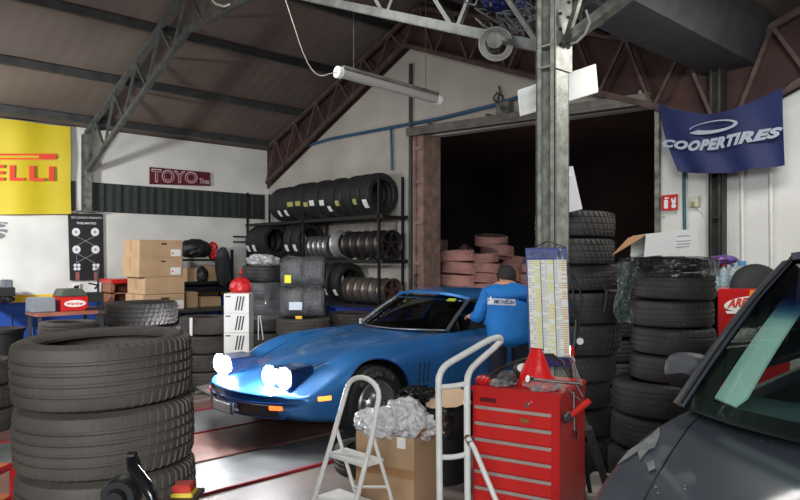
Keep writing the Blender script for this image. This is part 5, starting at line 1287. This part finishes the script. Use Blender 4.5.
MB().tube([cabp(.02, .12, .02), cabp(.05, .22, .05), cabp(.12, .30, .09), cabp(.22, .36, .125), cabp(.30, .38, .13), cabp(.36, .36, .10), cabp(.40, .36, .03)], .010, 8).build('hose', m_dark, t, smooth=60)
MB().tube([cabp(.0, .08, .02), cabp(.06, .12, .03), cabp(.12, .2, .03), cabp(.1, .32, .02), cabp(.02, .3, .02)], .009, 8).build('hose_end', m_dark, t, smooth=60)
tag(lump(cabp(.15, .10, .035), (.055, .05, .04), 51, M('grey_rubber', (66, 66, 64), .6), 'air_gun', amp=.15, flat=.9), 'dark grey air gun lying on the front of the tool cabinet', 'tool')
m_foil = film_mat('crinkled_clear_bag', (200, 204, 206), .34, .12, 1., 12.)
tag(lump(cabp(.14, .08, .018), (.09, .05, .020), 53, m_foil, 'plastic_bag', amp=.5, fr=3, flat=.8), 'crinkled clear bag at the front left of the tool cabinet', 'plastic bag')
tag(lump(cabp(.30, .14, .02), (.09, .05, .022), 54, m_foil, 'plastic_bag', amp=.5, fr=3, flat=.9), 'crinkled clear bag in front of the red pouch', 'plastic bag')
tag(lump(cabp(.37, .07, .016), (.10, .05, .016), 55, m_foil, 'plastic_bag', amp=.5, fr=3, flat=.9), 'crinkled clear bag at the front edge right of the red pouch', 'plastic bag')
t = thing('socket_wrench', 'steel wrench lying across the tool cabinet behind the clear bag', 'wrench', cabp(.45, .12))
MB().tube([cabp(.30, .05, .05), cabp(.52, .13, .035)], .008, 8).build('shaft', m_chrome, t); MB().tube([cabp(.285, .03, .055), cabp(.30, .05, .05)], .018, 12).build('socket', m_chrome, t)
tag(lump(cabp(.03, .06, .02), (.035, .04, .025), 57, m_red, 'rag', amp=.3), 'small crumpled red rag at the left corner of the tool cabinet', 'rag')
t = thing('spanner', 'silver spanner standing up at the back right of the tool cabinet', 'spanner', cabp(.47, .3))
MB().tube([cabp(.50, .22, .01), cabp(.44, .26, .13)], .007, 8).build('shaft', m_chrome, t); MB().tube([cabp(.435, .26, .128), cabp(.45, .26, .135)], .018, 10).build('jaw', m_chrome, t)
# red handled clamp at the right front corner
t = thing('pipe_clamp', 'steel clamp tool with red handle hooked on the right corner of the tool cabinet', 'clamp', cabp(Wd+.02, .02))
a, b = P(570, 416, 3.26), P(589, 401, 3.30)
MB().tube([a, b], .016, 12).build('red_handle', M('red_grip', (210, 44, 40), .4), t, smooth=50)
MB().tube([P(563, 420, 3.25), P(570, 416, 3.26)], .022, 10).tube([P(565, 417, 3.22), P(569, 412, 3.22)], .015, 8).build('jaw', m_dsteel, t)
MB().tube([P(574, 392, 3.28), P(575, 438, 3.26)], .007, 8).build('rod', m_chrome, t); MB().tube([P(575, 430, 3.26), P(575, 438, 3.26)], .014, 10).build('socket', m_chrome, t)
MB().tube([P(566, 388, 3.3), P(580, 400, 3.28)], .006, 8).tube([P(577, 385, 3.3), P(583, 396, 3.3)], .006, 8).build('spring_arm', m_chrome, t)
t = thing('long_lever', 'long steel lever with red tip standing behind the right end of the tool cabinet', 'lever', cabp(Wd+.06, .3))
MB().tube([P(572, 350, 3.95), P(577, 395, 3.95), P(586, 520, 4.0)], .010, 8).build('rod', m_steel, t); MB().tube([P(572, 346, 3.95), P(572.2, 360, 3.95)], .014, 8).build('red_tip', m_red, t)
# jack handles leaning on the floor between cabinet and tyres
t = thing('jack_handle', 'thick dark grey pipe handle leaning beside the tool cabinet', 'handle', P(600, 480, 4.2))
MB().tube([P(580, 408, 3.75), P(588, 430, 3.8), P(592, 442, 3.85)], .011, 10).build('rod', m_steel, t, smooth=50); MB().tube([P(588, 428, 3.8), P(604, 477, 4.0), P(612, 508, 4.2)], .022, 12).build('sleeve', m_dsteel, t, smooth=50)
t = thing('jack_handle', 'thin black pipe handle leaning left of the thick grey one', 'handle', P(590, 488, 4.1))
MB().tube([P(578, 405, 3.98), P(582, 440, 4.05), P(592, 505, 4.25)], .014, 10).build('sleeve', m_black, t, smooth=50)
# trolley jack body on the floor (grey) behind
t = thing('trolley_jack', 'low grey trolley jack on the floor behind the tool cabinet', 'jack', P(605, 470, 4.6))
c = P(604, 470, 4.35); MB().box((-.26, -.11, .05), (.26, .11, .13), mat=Matrix.Translation(V((c.x, c.y, 0))) @ Matrix.Rotation(.4, 4, 'Z')).build('frame', M('light_grey_jack', (150, 146, 138), .5), t, bevel=.01)
for dx in (-.2, .2):
    for dy in (-.12, .12): MB().cyl(.05, -.02, .02, 16, mat=Matrix.Translation(V((c.x, c.y, 0))) @ Matrix.Rotation(.4, 4, 'Z') @ Matrix.Translation(V((dx, dy, .05))) @ Matrix.Rotation(pi/2, 4, 'X')).build('wheel', m_black, t)
# ---------------------------------------------------------------- price board on the column
pbd = lambda D: (lambda x, y: P(x, y, D))
DB = 4.28
t = thing('price_board', 'tall board of yellow and white price rows with purple foot hung on the big column', 'board', P(548, 364, DB))
m_bblue = M('board_blue', (58, 76, 140), .5, var=.05); m_purple = M('board_purple', (54, 28, 92), .5, var=.05)
q = pbd(DB); MB().prism([q(525.5, 248), q(566.5, 247.5), q(571, 362), q(530, 367)], F_*.008).build('board', m_bblue, t)
q2 = pbd(DB-.004)
def bq(u, v, pr_=None):
    tl, tr, br, bl = (526.8, 260), (566.6, 259.5), (570.2, 357.5), (530.4, 355); x = (bl[0]*(1-u)+br[0]*u)*(1-v)+(tl[0]*(1-u)+tr[0]*u)*v; y = (bl[1]*(1-u)+br[1]*u)*(1-v)+(tl[1]*(1-u)+tr[1]*u)*v; return (pr_ or q2)(x, y)
m_cell = M('board_white', (248, 248, 238), .6, var=0); m_ycell = M('board_yellow', (240, 232, 110), .6, var=0); m_gcell = M('board_grey_cell', (206, 210, 206), .6, var=0); m_ocell = M('board_orange', (226, 186, 110), .6, var=0)
mb = MB(); random.seed(8); rows = 44
for c_ in range(3):
    u0, u1 = c_/3+.012, (c_+1)/3-.008
    mb.add([bq(u0, 0), bq(u1, 0), bq(u1, 1), bq(u0, 1)], [(0, 1, 2, 3)], 0)
q3 = pbd(DB-.006)
for c_ in range(3):
    for r_ in range(rows):
        v0, v1 = r_/rows+.002, (r_+.62)/rows
        for a_, b_, mi in ((.05, .30, 2), (.34, .52, 2), (.56, .95, 1 if c_ < 2 else 3)):
            if random.random() < .93: 
                aa, bb = (c_+a_)/3, (c_+b_)/3
                mb.add([bq(aa, v0, q3), bq(bb, v0, q3), bq(bb, v1, q3), bq(aa, v1, q3)], [(0, 1, 2, 3)], mi if random.random() < .8 else 0)
mb.build('price_rows', [m_cell, m_ycell, m_gcell, m_ocell], t)
MB().prism([q2(530.2, 356), q2(570.8, 358.5), q2(571.2, 367), q2(530.5, 366.5)], F_*-.002).build('purple_foot', m_purple, t)
text_on(MB(), 'MICHELIN', quad((556, 361), (569, 361.8), (569, 364.2), (556, 363.4), q3), bold=.03).build('foot_lettering', m_cell, t)
MB().prism([q2(526.5, 250), q2(566, 249.5), q2(566.4, 258), q2(526.8, 258.5)], F_*-.002).build('header', M('header_blue', (88, 100, 150), .5, var=.3, scale=40), t)
mb = text_on(MB(), 'MICHELIN', quad((530, 251.5), (548, 251.5), (548, 256), (530, 256), q3), shear=.2, bold=.03)
for cx, cy, r in ((560, 250.5, 1.7), (560, 254, 2.6), (558, 257, 1.7), (562.5, 257, 1.7)): mb.add([q3(cx+r*cos(a), cy+r*sin(a)) for a in [2*pi*i/12 for i in range(12)]], [tuple(range(12))])
mb.build('header_print', m_cell, t)
MB().tube([q(533, 248), q(548, 241), q(566, 247.5)], .004, 5).build('string', m_dark, t)
# hanging gauge and black leads right of the column
t = thing('tyre_inflator', 'small inflator with white round dial hanging right of the column', 'gauge', P(579, 342, 4.3)); c = P(579.5, 341, 4.3)
mt = Matrix.Translation(c) @ (-F_).to_track_quat('Z', 'Y').to_matrix().to_4x4()
MB().lathe([(0, -.02), (.028, -.02), (.03, 0), (.026, .012), (0, .012)], 24, mat=mt).build('case', m_dsteel, t, smooth=50); MB().cyl(.022, .012, .014, 20, mat=mt).build('dial', m_paper, t)
MB().tube([P(577, 320, 4.3), P(576, 338, 4.3), P(574, 352, 4.3)], .012, 8).build('grip', m_black, t)
for pts, lb in (([(568, 262), (566, 285), (571, 305), (579, 318), (583, 300), (576, 280), (570, 268)], 'black hose loop hanging right of the price board'),
            ([(571, 270), (574, 300), (580, 322), (577, 345)], 'black hose running down to the white dialled inflator'), ([(603, 284), (607, 292), (606, 300), (604, 312)], 'short black lead hanging on the tyre stack behind the column')):
    D_ = 4.33 if 'stack' not in lb else 4.88
    tag(MB().tube([P(x, y, D_) for x, y in pts], .007, 7).build('hose', m_dark, smooth=70), lb, 'hose')
# ---------------------------------------------------------------- white hand truck
t = thing('hand_truck', 'white tubular hand truck standing in front of the red tool cabinet', 'hand truck', P(452, 540, 3.15))
D1 = 3.12; rT = .0155
def bez(p0, p1, p2, n=6): return [p0*(1-k/n)**2+p1*2*(k/n)*(1-k/n)+p2*(k/n)**2 for k in range(n+1)]
Lf = [P(440.5, 575, 3.12), P(439.5, 480, D1), P(438.5, 385, D1)]; b1 = bez(P(438.5, 385, D1), P(438, 370, D1), P(449, 363, D1+.06))
top = [P(480, 345, D1+.2)]; b2 = bez(P(488, 340.5, D1+.24), P(502, 334, D1+.3), P(501, 341, D1+.32)); b3 = [P(494, 348, D1+.3), P(478, 362, D1+.16)]
b4 = bez(P(474, 366, D1+.12), P(467, 372, D1+.07), P(467, 386, D1+.05)); Rt = [P(467.5, 480, D1+.05), P(468.5, 572, D1+.05)]
MB().tube(Lf+b1+top+b2+b3+b4+Rt, rT, 12).build('frame_tube', m_whitep, t, smooth=50)
for y0, y1, bow_ in ((387, 383.5, .8), (457, 454, 1.5)):
    pts = [P(lerp(439, 467, k/8), lerp(y0, y1, k/8)+bow_*4*(k/8)*(1-k/8), D1+.05*k/8) for k in range(9)]; MB().tube(pts, .0125, 10).build('cross_bar', m_whitep, t, smooth=50)
MB().tube([P(468, 438, D1), P(474, 448, D1-.03), P(498, 505, D1-.12), P(508, 545, D1-.15)], .0125, 10).build('stay', m_whitep, t, smooth=50)
MB().tube([P(467, 437, D1+.03), P(471, 444, D1-.02)], .015, 10).build('rusty_hinge', M('rusty_brown', (120, 84, 64), .8, .3, var=.3), t)
MB().prism([P(438, 573, D1+.0), P(470, 571, D1+.05), P(484, 578, D1+.0), P(436, 585, D1-.1)], (0, 0, .01)).build('toe_plate', m_whitep, t)
for x in (430, 480):
    c = P(x, 560, D1+.1); mt = Matrix.Translation(V((c.x, c.y, .1))) @ R_.to_track_quat('Z', 'Y').to_matrix().to_4x4(); MB().lathe([(.03, -.02), (.085, -.022), (.1, -.012), (.1, .012), (.085, .022), (.03, .02)], 28, mat=mt, closed=True).build('wheel', m_black, t, smooth=50)
# ---------------------------------------------------------------- white step stool
t = thing('step_ladder', 'small white folding step stool with rounded top rail', 'step stool', P(352, 545, 3.8))
D2 = 3.72
def SP(x, y, D): return P(x, y, D)
n10 = [pi-pi*i/10 for i in range(1, 10)]
def AD(x): return lerp(3.86, 3.68, (x-347)/32.)
front = [SP(303.5, 534, 3.88), SP(331, 444, 3.87), SP(346.5, 390, 3.86)]+[SP(363+16*cos(a_), 391-16*sin(a_)+2.5*(1+cos(a_)), AD(363+16*cos(a_))) for a_ in n10]+[SP(379, 397, 3.68), SP(371.5, 440, 3.66), SP(343, 554, 3.62)]
MB().tube(front, .0145, 12).build('front_frame', m_whitep, t, smooth=60)
MB().tube([SP(336, 427, 3.88), SP(345, 458, 3.95), SP(364, 522, 4.04)], .011, 8).build('rear_leg', m_whitep, t, smooth=50)
MB().tube([SP(373, 436, 3.68), SP(389, 490, 3.74), SP(402, 540, 3.79)], .011, 8).build('rear_leg', m_whitep, t, smooth=50)
MB().tube([SP(353, 487, 3.99), SP(388, 487, 3.74)], .008, 8).build('rear_brace', m_whitep, t)
for za_, (xl, xr), w_ in ((.455, (326.5, 364.5), .15), (.20, (313, 351), .20)):
    a_ = atz(xl, 3.87, za_) if 'atz' in globals() else None
    p_ = SP(xl, 300, 3.87); q_ = SP(xr, 300, 3.645); a1 = V((p_.x, p_.y, za_)); b1_ = V((q_.x, q_.y, za_)); dd_ = (b1_-a1).cross(V((0, 0, 1))).normalized()
    if dd_.dot(R_) < 0: dd_ = -dd_
    MB().prism([a1, b1_, b1_+dd_*w_, a1+dd_*w_], (0, 0, .022)).build('step', m_whitep, t, bevel=.004)
# ---------------------------------------------------------------- cardboard box with bags, bin
t = thing('cardboard_box', 'large brown cardboard box in front of the blue car door', 'box', P(395, 500, 4.25))
ztop = .475
pA, pB = onZ(357, 432, 0).copy(), None
def atz(px, D, z): p = P(px, 300, D); return V((p.x, p.y, z))
a, b, c_, = atz(356, 4.36, 0), atz(414, 4.16, 0), atz(438, 4.44, 0); d_ = a+(c_-b)
up_ = V((0, 0, ztop))
MB().prism([a, b, b+up_, a+up_], F_*.006).build('front_panel', m_card, t); MB().prism([b, c_, c_+up_, b+up_], -R_*.006).build('side_panel', m_card, t)
MB().prism([d_, c_, c_+up_, d_+up_], -F_*.006).build('back_panel', m_card, t); MB().prism([a, d_, d_+up_, a+up_], R_*.006).build('side_panel', m_card, t)
MB().prism([a, b, c_, d_], (0, 0, .006)).build('bottom_panel', m_card, t)
MB().prism([b+up_, c_+up_, c_+up_+V((0, 0, .04))+R_*.08, b+up_+V((0, 0, .06))+R_*.05], F_*.005).build('flap', m_card_d, t)
e = (b-a).normalized()
MB().prism([b-e*.12+V((0, 0, ztop-.07))-F_*.004, b-e*.06+V((0, 0, ztop-.07))-F_*.004, b-e*.06+V((0, 0, ztop))-F_*.004, b-e*.12+V((0, 0, ztop))-F_*.004], F_*.002).build('label', m_paper, t)
MB().prism([a+e*.0+V((0, 0, .22))-F_*.003, b+V((0, 0, .22))-F_*.003, b+V((0, 0, .275))-F_*.003, a+V((0, 0, .275))-F_*.003], F_*.002).build('tape', M('brown_tape', (170, 128, 88), .4), t)
m_bag2 = M('white_plastic_bag', (206, 206, 208), .35, var=.08, bump=.9, bscale=16, coat=.2)
cbx = (a+b+c_+d_)/4
for k, (x, y, D_, sz, lb) in enumerate(((383, 424, 4.32, (.14, .12, .10), 'crumpled whitish plastic bag at the left of the box top'), (403, 418, 4.4, (.16, .14, .12), 'crumpled clear white plastic bag heaped in the middle of the box top'), (421, 428, 4.3, (.10, .10, .085), 'crumpled greyish plastic bag at the right corner of the box top'), (369, 421, 4.45, (.10, .08, .08), 'small greyish plastic bag behind the rail of the step stool'))):
    tag(lump(P(x, y, D_), sz, 60+k, m_bag2 if k != 2 else m_bag, 'plastic_bag', amp=.36, fr=1.5, sub=5), lb, 'plastic bag', 'plastic bags on the cardboard box')
MB().box((0, 0, 0), (.01, .01, .01))
# bin
t = thing('waste_bin', 'black waste bin with bin liner behind the white hand truck', 'bin', atz(442, 4.86, 0)); c = atz(442, 4.86, 0)
mt = Matrix.Translation(c)
MB().lathe([(.17, 0), (.225, .51), (.24, .51), (.24, .535), (.215, .535), (.16, .02), (0, .02)], 36, mat=mt).build('barrel', m_black, t, smooth=50)
def liner(s, t2):
    a_ = 2*pi*s; r_ = lerp(.23, .262, t2)+.02*NZ.noise(V((cos(a_)*3, sin(a_)*3, t2*3))); return c+V((r_*cos(a_), r_*sin(a_), .57-.21*t2+.02*NZ.noise(V((cos(a_)*4, sin(a_)*4, 5)))))
m_liner = M('black_liner', (24, 24, 26), .22, var=.1, bump=.6, bscale=14)
MB().surf(liner, 60, 8).build('liner', m_liner, t, smooth=70)
tag(lump(atz(416, 4.9, .60), (.17, .12, .06), 71, m_liner, 'bin_bag', amp=.35, fr=2), 'black crumpled bin bag left of the waste bin top', 'bag')
cc = atz(448, 4.84, .56); mt = Matrix.Translation(cc) @ Matrix.Rotation(R(32), 4, R_)
MB().cyl(.165, -.008, .008, 40, mat=mt).build('disc_lid', m_tan); tag(bpy.data.objects['disc_lid'], 'round tan board sticking out of the waste bin', 'board')
t2_ = tyre('small', tuple(atz(372, 5.1, .0)), 'worn tyre on the floor behind the cardboard box', (0, 0, 0), m_rubber)
# ---------------------------------------------------------------- red display cabinet with bottles
DC = 5.6
t = thing('display_cabinet', 'red cabinet with white oval lettering panel behind the dark car', 'cabinet', P(745, 345, DC)); za = P(718, 289, DC).z
a, b = atz(718, DC, 0), atz(790, DC, 0); u_ = V((0, 0, za))
MB().prism([a, b, b+u_, a+u_], (F_+R_*.48)*.42).build('case', m_red, t, bevel=.008)
q = pbd(DC-.006); ee = lambda r1, r2, cx=748, cy=303.5, tl=-.10: [q(cx+r1*cos(k)+0, cy+r2*sin(k)+tl*r1*cos(k)) for k in [2*pi*i/40 for i in range(40)]]
MB().add(ee(24, 7.2), [tuple(range(40))]).build('oval', m_cell, t)
q = pbd(DC-.010); text_on(MB(), 'AREXONS', quad((727, 299), (776, 295.5), (776, 304), (727, 308), q), shear=.35, bold=.05).build('lettering', m_redt, t)
q = pbd(DC-.006); MB().add([q(725.5, 311), q(752, 310.5), q(752, 313.2), q(727, 313.8)], [(0, 1, 2, 3)]).build('white_bar', m_cell, t)
MB().add([q(750, 290), q(764, 290), q(740, 345), q(735, 345), q(745, 320)], [(0, 1, 2, 3, 4)]).build('orange_flare', M('orange_print', (240, 150, 60), .5, var=.1), t)
MB().add([q(758, 290.5), q(767, 290.5), q(766, 296), q(759, 297)], [(0, 1, 2, 3)]).build('chequer_mark', m_black, t)
# round black cover behind the cabinet top
tag(MB().lathe([(0, .10), (.12, .095), (.2, .07), (.235, .03), (.24, 0), (.22, 0), (.2, .03), (0, .06)], 40, mat=Matrix.Translation(P(757.5, 291, DC+.20)+V((0, 0, .0))) @ (-F_+V((0, 0, .25))).to_track_quat('Z', 'Y').to_matrix().to_4x4()).build('round_cover', M('matt_black_cover', (30, 30, 31), .75), smooth=50), 'round matt black cover standing on the red display cabinet', 'cover')
# shelf under bottles
t = thing('side_shelf', 'low dark stand beside the red cabinet carrying the water bottles', 'stand', atz(722, 6.3, 0)); zsf = P(722, 291, 6.3).z
a = atz(709, 6.12, 0); b = atz(737, 6.12, 0)
MB().prism([a+V((0, 0, zsf-.04)), b+V((0, 0, zsf-.04)), b+V((0, 0, zsf)), a+V((0, 0, zsf))], F_*.36).build('top', m_dsteel, t)
for p in (a, b):
    for dd in (.03, .33): MB().bar(p+F_*dd, p+F_*dd+V((0, 0, zsf-.04)), .03).build('leg', m_dsteel, t)
m_water = film_mat('clear_bottle_plastic', (186, 208, 214), .5, .15, .2, 20.); m_capr = M('red_cap', (200, 40, 60), .4, var=0); m_capb = M('blue_cap', (50, 90, 190), .4, var=0); m_blab = M('bottle_label', (150, 176, 178), .5, var=.2, scale=60)
bp = [(0, 0), (.038, 0), (.042, .01), (.042, .12), (.038, .14), (.042, .16), (.03, .20), (.014, .225), (.014, .245), (0, .245)]
def bottle(c, cap_m, lb, sc=1., group='water bottles in the shrink pack'):
    t = thing('bottle', lb, 'bottle', c, group=group)
    MB().lathe([(r*sc, z*sc) for r, z in bp], 16).build('shell', m_water, t, local=True, smooth=50)
    MB().cyl(.017*sc, .228*sc, .25*sc, 12).build('cap', cap_m, t, local=True)
    MB().lathe([(.0425*sc, .05*sc), (.0432*sc, .05*sc), (.0432*sc, .11*sc), (.0425*sc, .11*sc)], 16, closed=True).build('label', m_blab, t, local=True, smooth=50)
    return t
pos = ['left', 'middle', 'right']; pr0 = None
for i in range(3):
    for j in range(2):
        c = atz(714.5+i*9, 6.22+j*.11, zsf+.003)
        lb = f'{"red" if (i+j)%2 else "blue"} capped bottle by the red cabinet, {pos[i]} of the {["front","rear"][j]} row'
        bottle(c, m_capr if (i+j) % 2 else m_capb, lb)
c = atz(723.5, 6.28, zsf+.258)
tag(lump(c+V((0, 0, .035)), (.145, .12, .045), 81, M('red_blue_pack', (196, 70, 90), .35, var=.7, scale=24, col2=(90, 90, 190)), 'bottle_pack', amp=.2), 'shrink wrapped bundle with red and blue print on top of the bottles', 'pack')
t = thing('water_jug', 'big clear water jug with blue cap behind the round black cover', 'jug', atz(742, 6.62, 1.32)); c = atz(742, 6.62, P(742, 284, 6.62).z-.04)
MB().lathe([(0, 0), (.10, 0), (.11, .02), (.11, .13), (.09, .18), (.03, .22), (.028, .25), (0, .25)], 24, mat=Matrix.Translation(c)).build('shell', m_water, t, smooth=50)
MB().cyl(.036, .225, .268, 16, mat=Matrix.Translation(c)).build('cap', M('light_blue_cap', (70, 140, 200), .4, var=0), t)
t_s = thing('stand', 'narrow dark stand behind the red cabinet carrying the water jug', 'stand', (c.x, c.y, 0)); MB().cbox((c.x, c.y, c.z-.02), (.26, .26, .036)).build('top', m_dsteel, t_s); MB().cbox((c.x, c.y, (c.z-.04)/2), (.08, .08, c.z-.04)).build('post', m_dsteel, t_s)
# ---------------------------------------------------------------- things in front of the foreground tyre stack
t = thing('tyre_machine', 'black machine arm with curved handle in front of the big tyre stack', 'machine', atz(140, 1.62, .8))
MB().tube([P(132, 461, 1.62), P(133, 468, 1.60), P(139, 476, 1.58), P(146, 485, 1.56), P(152, 496, 1.55), P(156, 512, 1.55), P(150, 560, 1.55)], .0135, 12).build('handle', M('gloss_black', (22, 22, 24), .2), t, smooth=60)
MB().tube([P(128, 456, 1.63), P(136, 456, 1.63)], .012, 10).tube([P(134, 458, 1.62), P(143, 490, 1.64)], .012, 8).build('bracket', m_black, t, smooth=50)
c = P(119, 497, 1.62); mt = Matrix.Translation(c) @ (-F_).to_track_quat('Z', 'Y').to_matrix().to_4x4()
MB().lathe([(0, .03), (.02, .03), (.025, .012), (.04, .012), (.046, 0), (.046, -.03), (0, -.03)], 28, mat=mt).build('knob', m_dark, t, smooth=40)
MB().tube([P(112, 512, 1.64), P(160, 520, 1.6), P(150, 640, 1.6), P(150, 840, 1.62)], .03, 10).build('column', m_black, t); MB().cyl(.2, 0, .03, 24, mat=Matrix.Translation(atz(150, 1.62, 0))).build('base', m_black, t)
t = thing('small_box', 'small red and yellow packet beside the black machine handle', 'packet', P(181, 500, 1.7))
MB().prism([P(171, 487, 1.66), P(190, 486, 1.66), P(190.5, 493.5, 1.66), P(171.5, 494, 1.66)], F_*.05).build('red_part', M('red_packet', (190, 50, 36), .5, var=.3, scale=40), t, bevel=.003)
MB().prism([P(170, 494.5, 1.655), P(192, 494, 1.655), P(192, 499, 1.655), P(170, 499.5, 1.655)], F_*.055).build('yellow_part', M('yellow_packet', (220, 196, 70), .5, var=.1), t, bevel=.003)
t = thing('packet_stand', 'thin dark stand under the small red and yellow packet', 'stand', atz(181, 1.7, 0)); zz_ = P(181, 500, 1.66).z-.003
MB().prism([P(168, 500, 1.64), P(194, 500, 1.64), P(194, 504, 1.64), P(168, 504, 1.64)], F_*.09).build('top', m_dark, t); cq = atz(181, 1.69, 0); MB().tube([cq, cq+V((0, 0, zz_-.01))], .012, 8).build('post', m_dark, t)
# red frame at the lower left corner, tyre at the left edge, black bin by the blue wall
t = thing('red_trolley', 'red steel trolley corner at the lower left edge', 'trolley', atz(-10, 2.9, 0))
a, b = P(-30, 462, 2.9), P(14, 455, 2.9); zt_ = a.z; 
MB().prism([V((a.x, a.y, zt_)), V((b.x, b.y, zt_)), V((b.x, b.y, zt_))-F_*.5-R_*.04, V((a.x, a.y, zt_))-F_*.5], (0, 0, -.03)).build('top', m_red, t, bevel=.006)
for zz2 in (.25, .42, .58): MB().prism([V((a.x, a.y, zz2)), V((b.x, b.y, zz2)), V((b.x, b.y, zz2))-F_*.5-R_*.04, V((a.x, a.y, zz2))-F_*.5], (0, 0, -.02)).build('shelf', m_red, t)
for p in (V((a.x, a.y, 0)), V((b.x, b.y, 0)), V((b.x, b.y, 0))-F_*.48-R_*.04, V((a.x, a.y, 0))-F_*.48): MB().bar(p, p+V((0, 0, zt_-.02)), .03).build('leg', m_red, t)
stack(at_scr(-24, 6.2), ['car']*3, ('worn tyre at the left edge of the picture', 'in that low stack'), m_rubber, 'tyres at the left edge', 41)
t = thing('waste_bin', 'black bin against the blue wall at the left edge', 'bin', onY(2, 380, 10.3)); c = V((onY(2, 350, 10.2).x, 10.2, 0))
MB().lathe([(.2, 0), (.26, .62), (.28, .62), (.28, .66), (.0, .68)], 28, mat=Matrix.Translation(c)).build('barrel', m_black, t, smooth=40)
# white hinged ramp bracket left of the car nose
t = thing('ramp_bracket', 'pale folded metal bracket on the floor at the nose of the blue car', 'bracket', onZ(208, 392, 0))
q = lambda x, y, z: onZ(x, y, z)
MB().prism([q(196, 388, .06), q(208, 383, .10), q(217, 394, .02), q(212, 396, .02)], (0, 0, .012)).build('flap', M('pale_metal', (176, 172, 168), .4, .4), t)
MB().bar(q(195, 392, .03), q(222, 390, .03), .03, .03).build('bar', m_steel, t)
t = thing('ramp_bracket', 'pale metal strip lying left of the first bracket', 'bracket', onZ(200, 400, 0)); MB().bar(q(193, 402, .03), q(214, 398, .03), .05, .02).build('bar', M('pale_metal', (176, 172, 168)), t)
print('OBJECTS', len(bpy.data.objects))

# grey boards behind the rack
for a_, b_, lb in (((287, 222), (396, 240), 'dull grey board on the wall behind the middle shelf of the long rack'), ((300, 283), (398, 300), 'dull grey board on the wall behind the low shelf of the long rack')):
    p, q_ = onX(a_[0], a_[1], XD-.03), onX(b_[0], b_[1], XD-.03); zt_ = (onX(390, a_[1], XD).z); zb_ = onX(390, b_[1], XD).z
    tag(MB().box((XD-.045, q_.y, zb_), (XD-.006, p.y, zt_)).build('backing_board', M('grey_board', (128, 120, 114), .8, var=.2, scale=5), bevel=.003), lb, 'board')
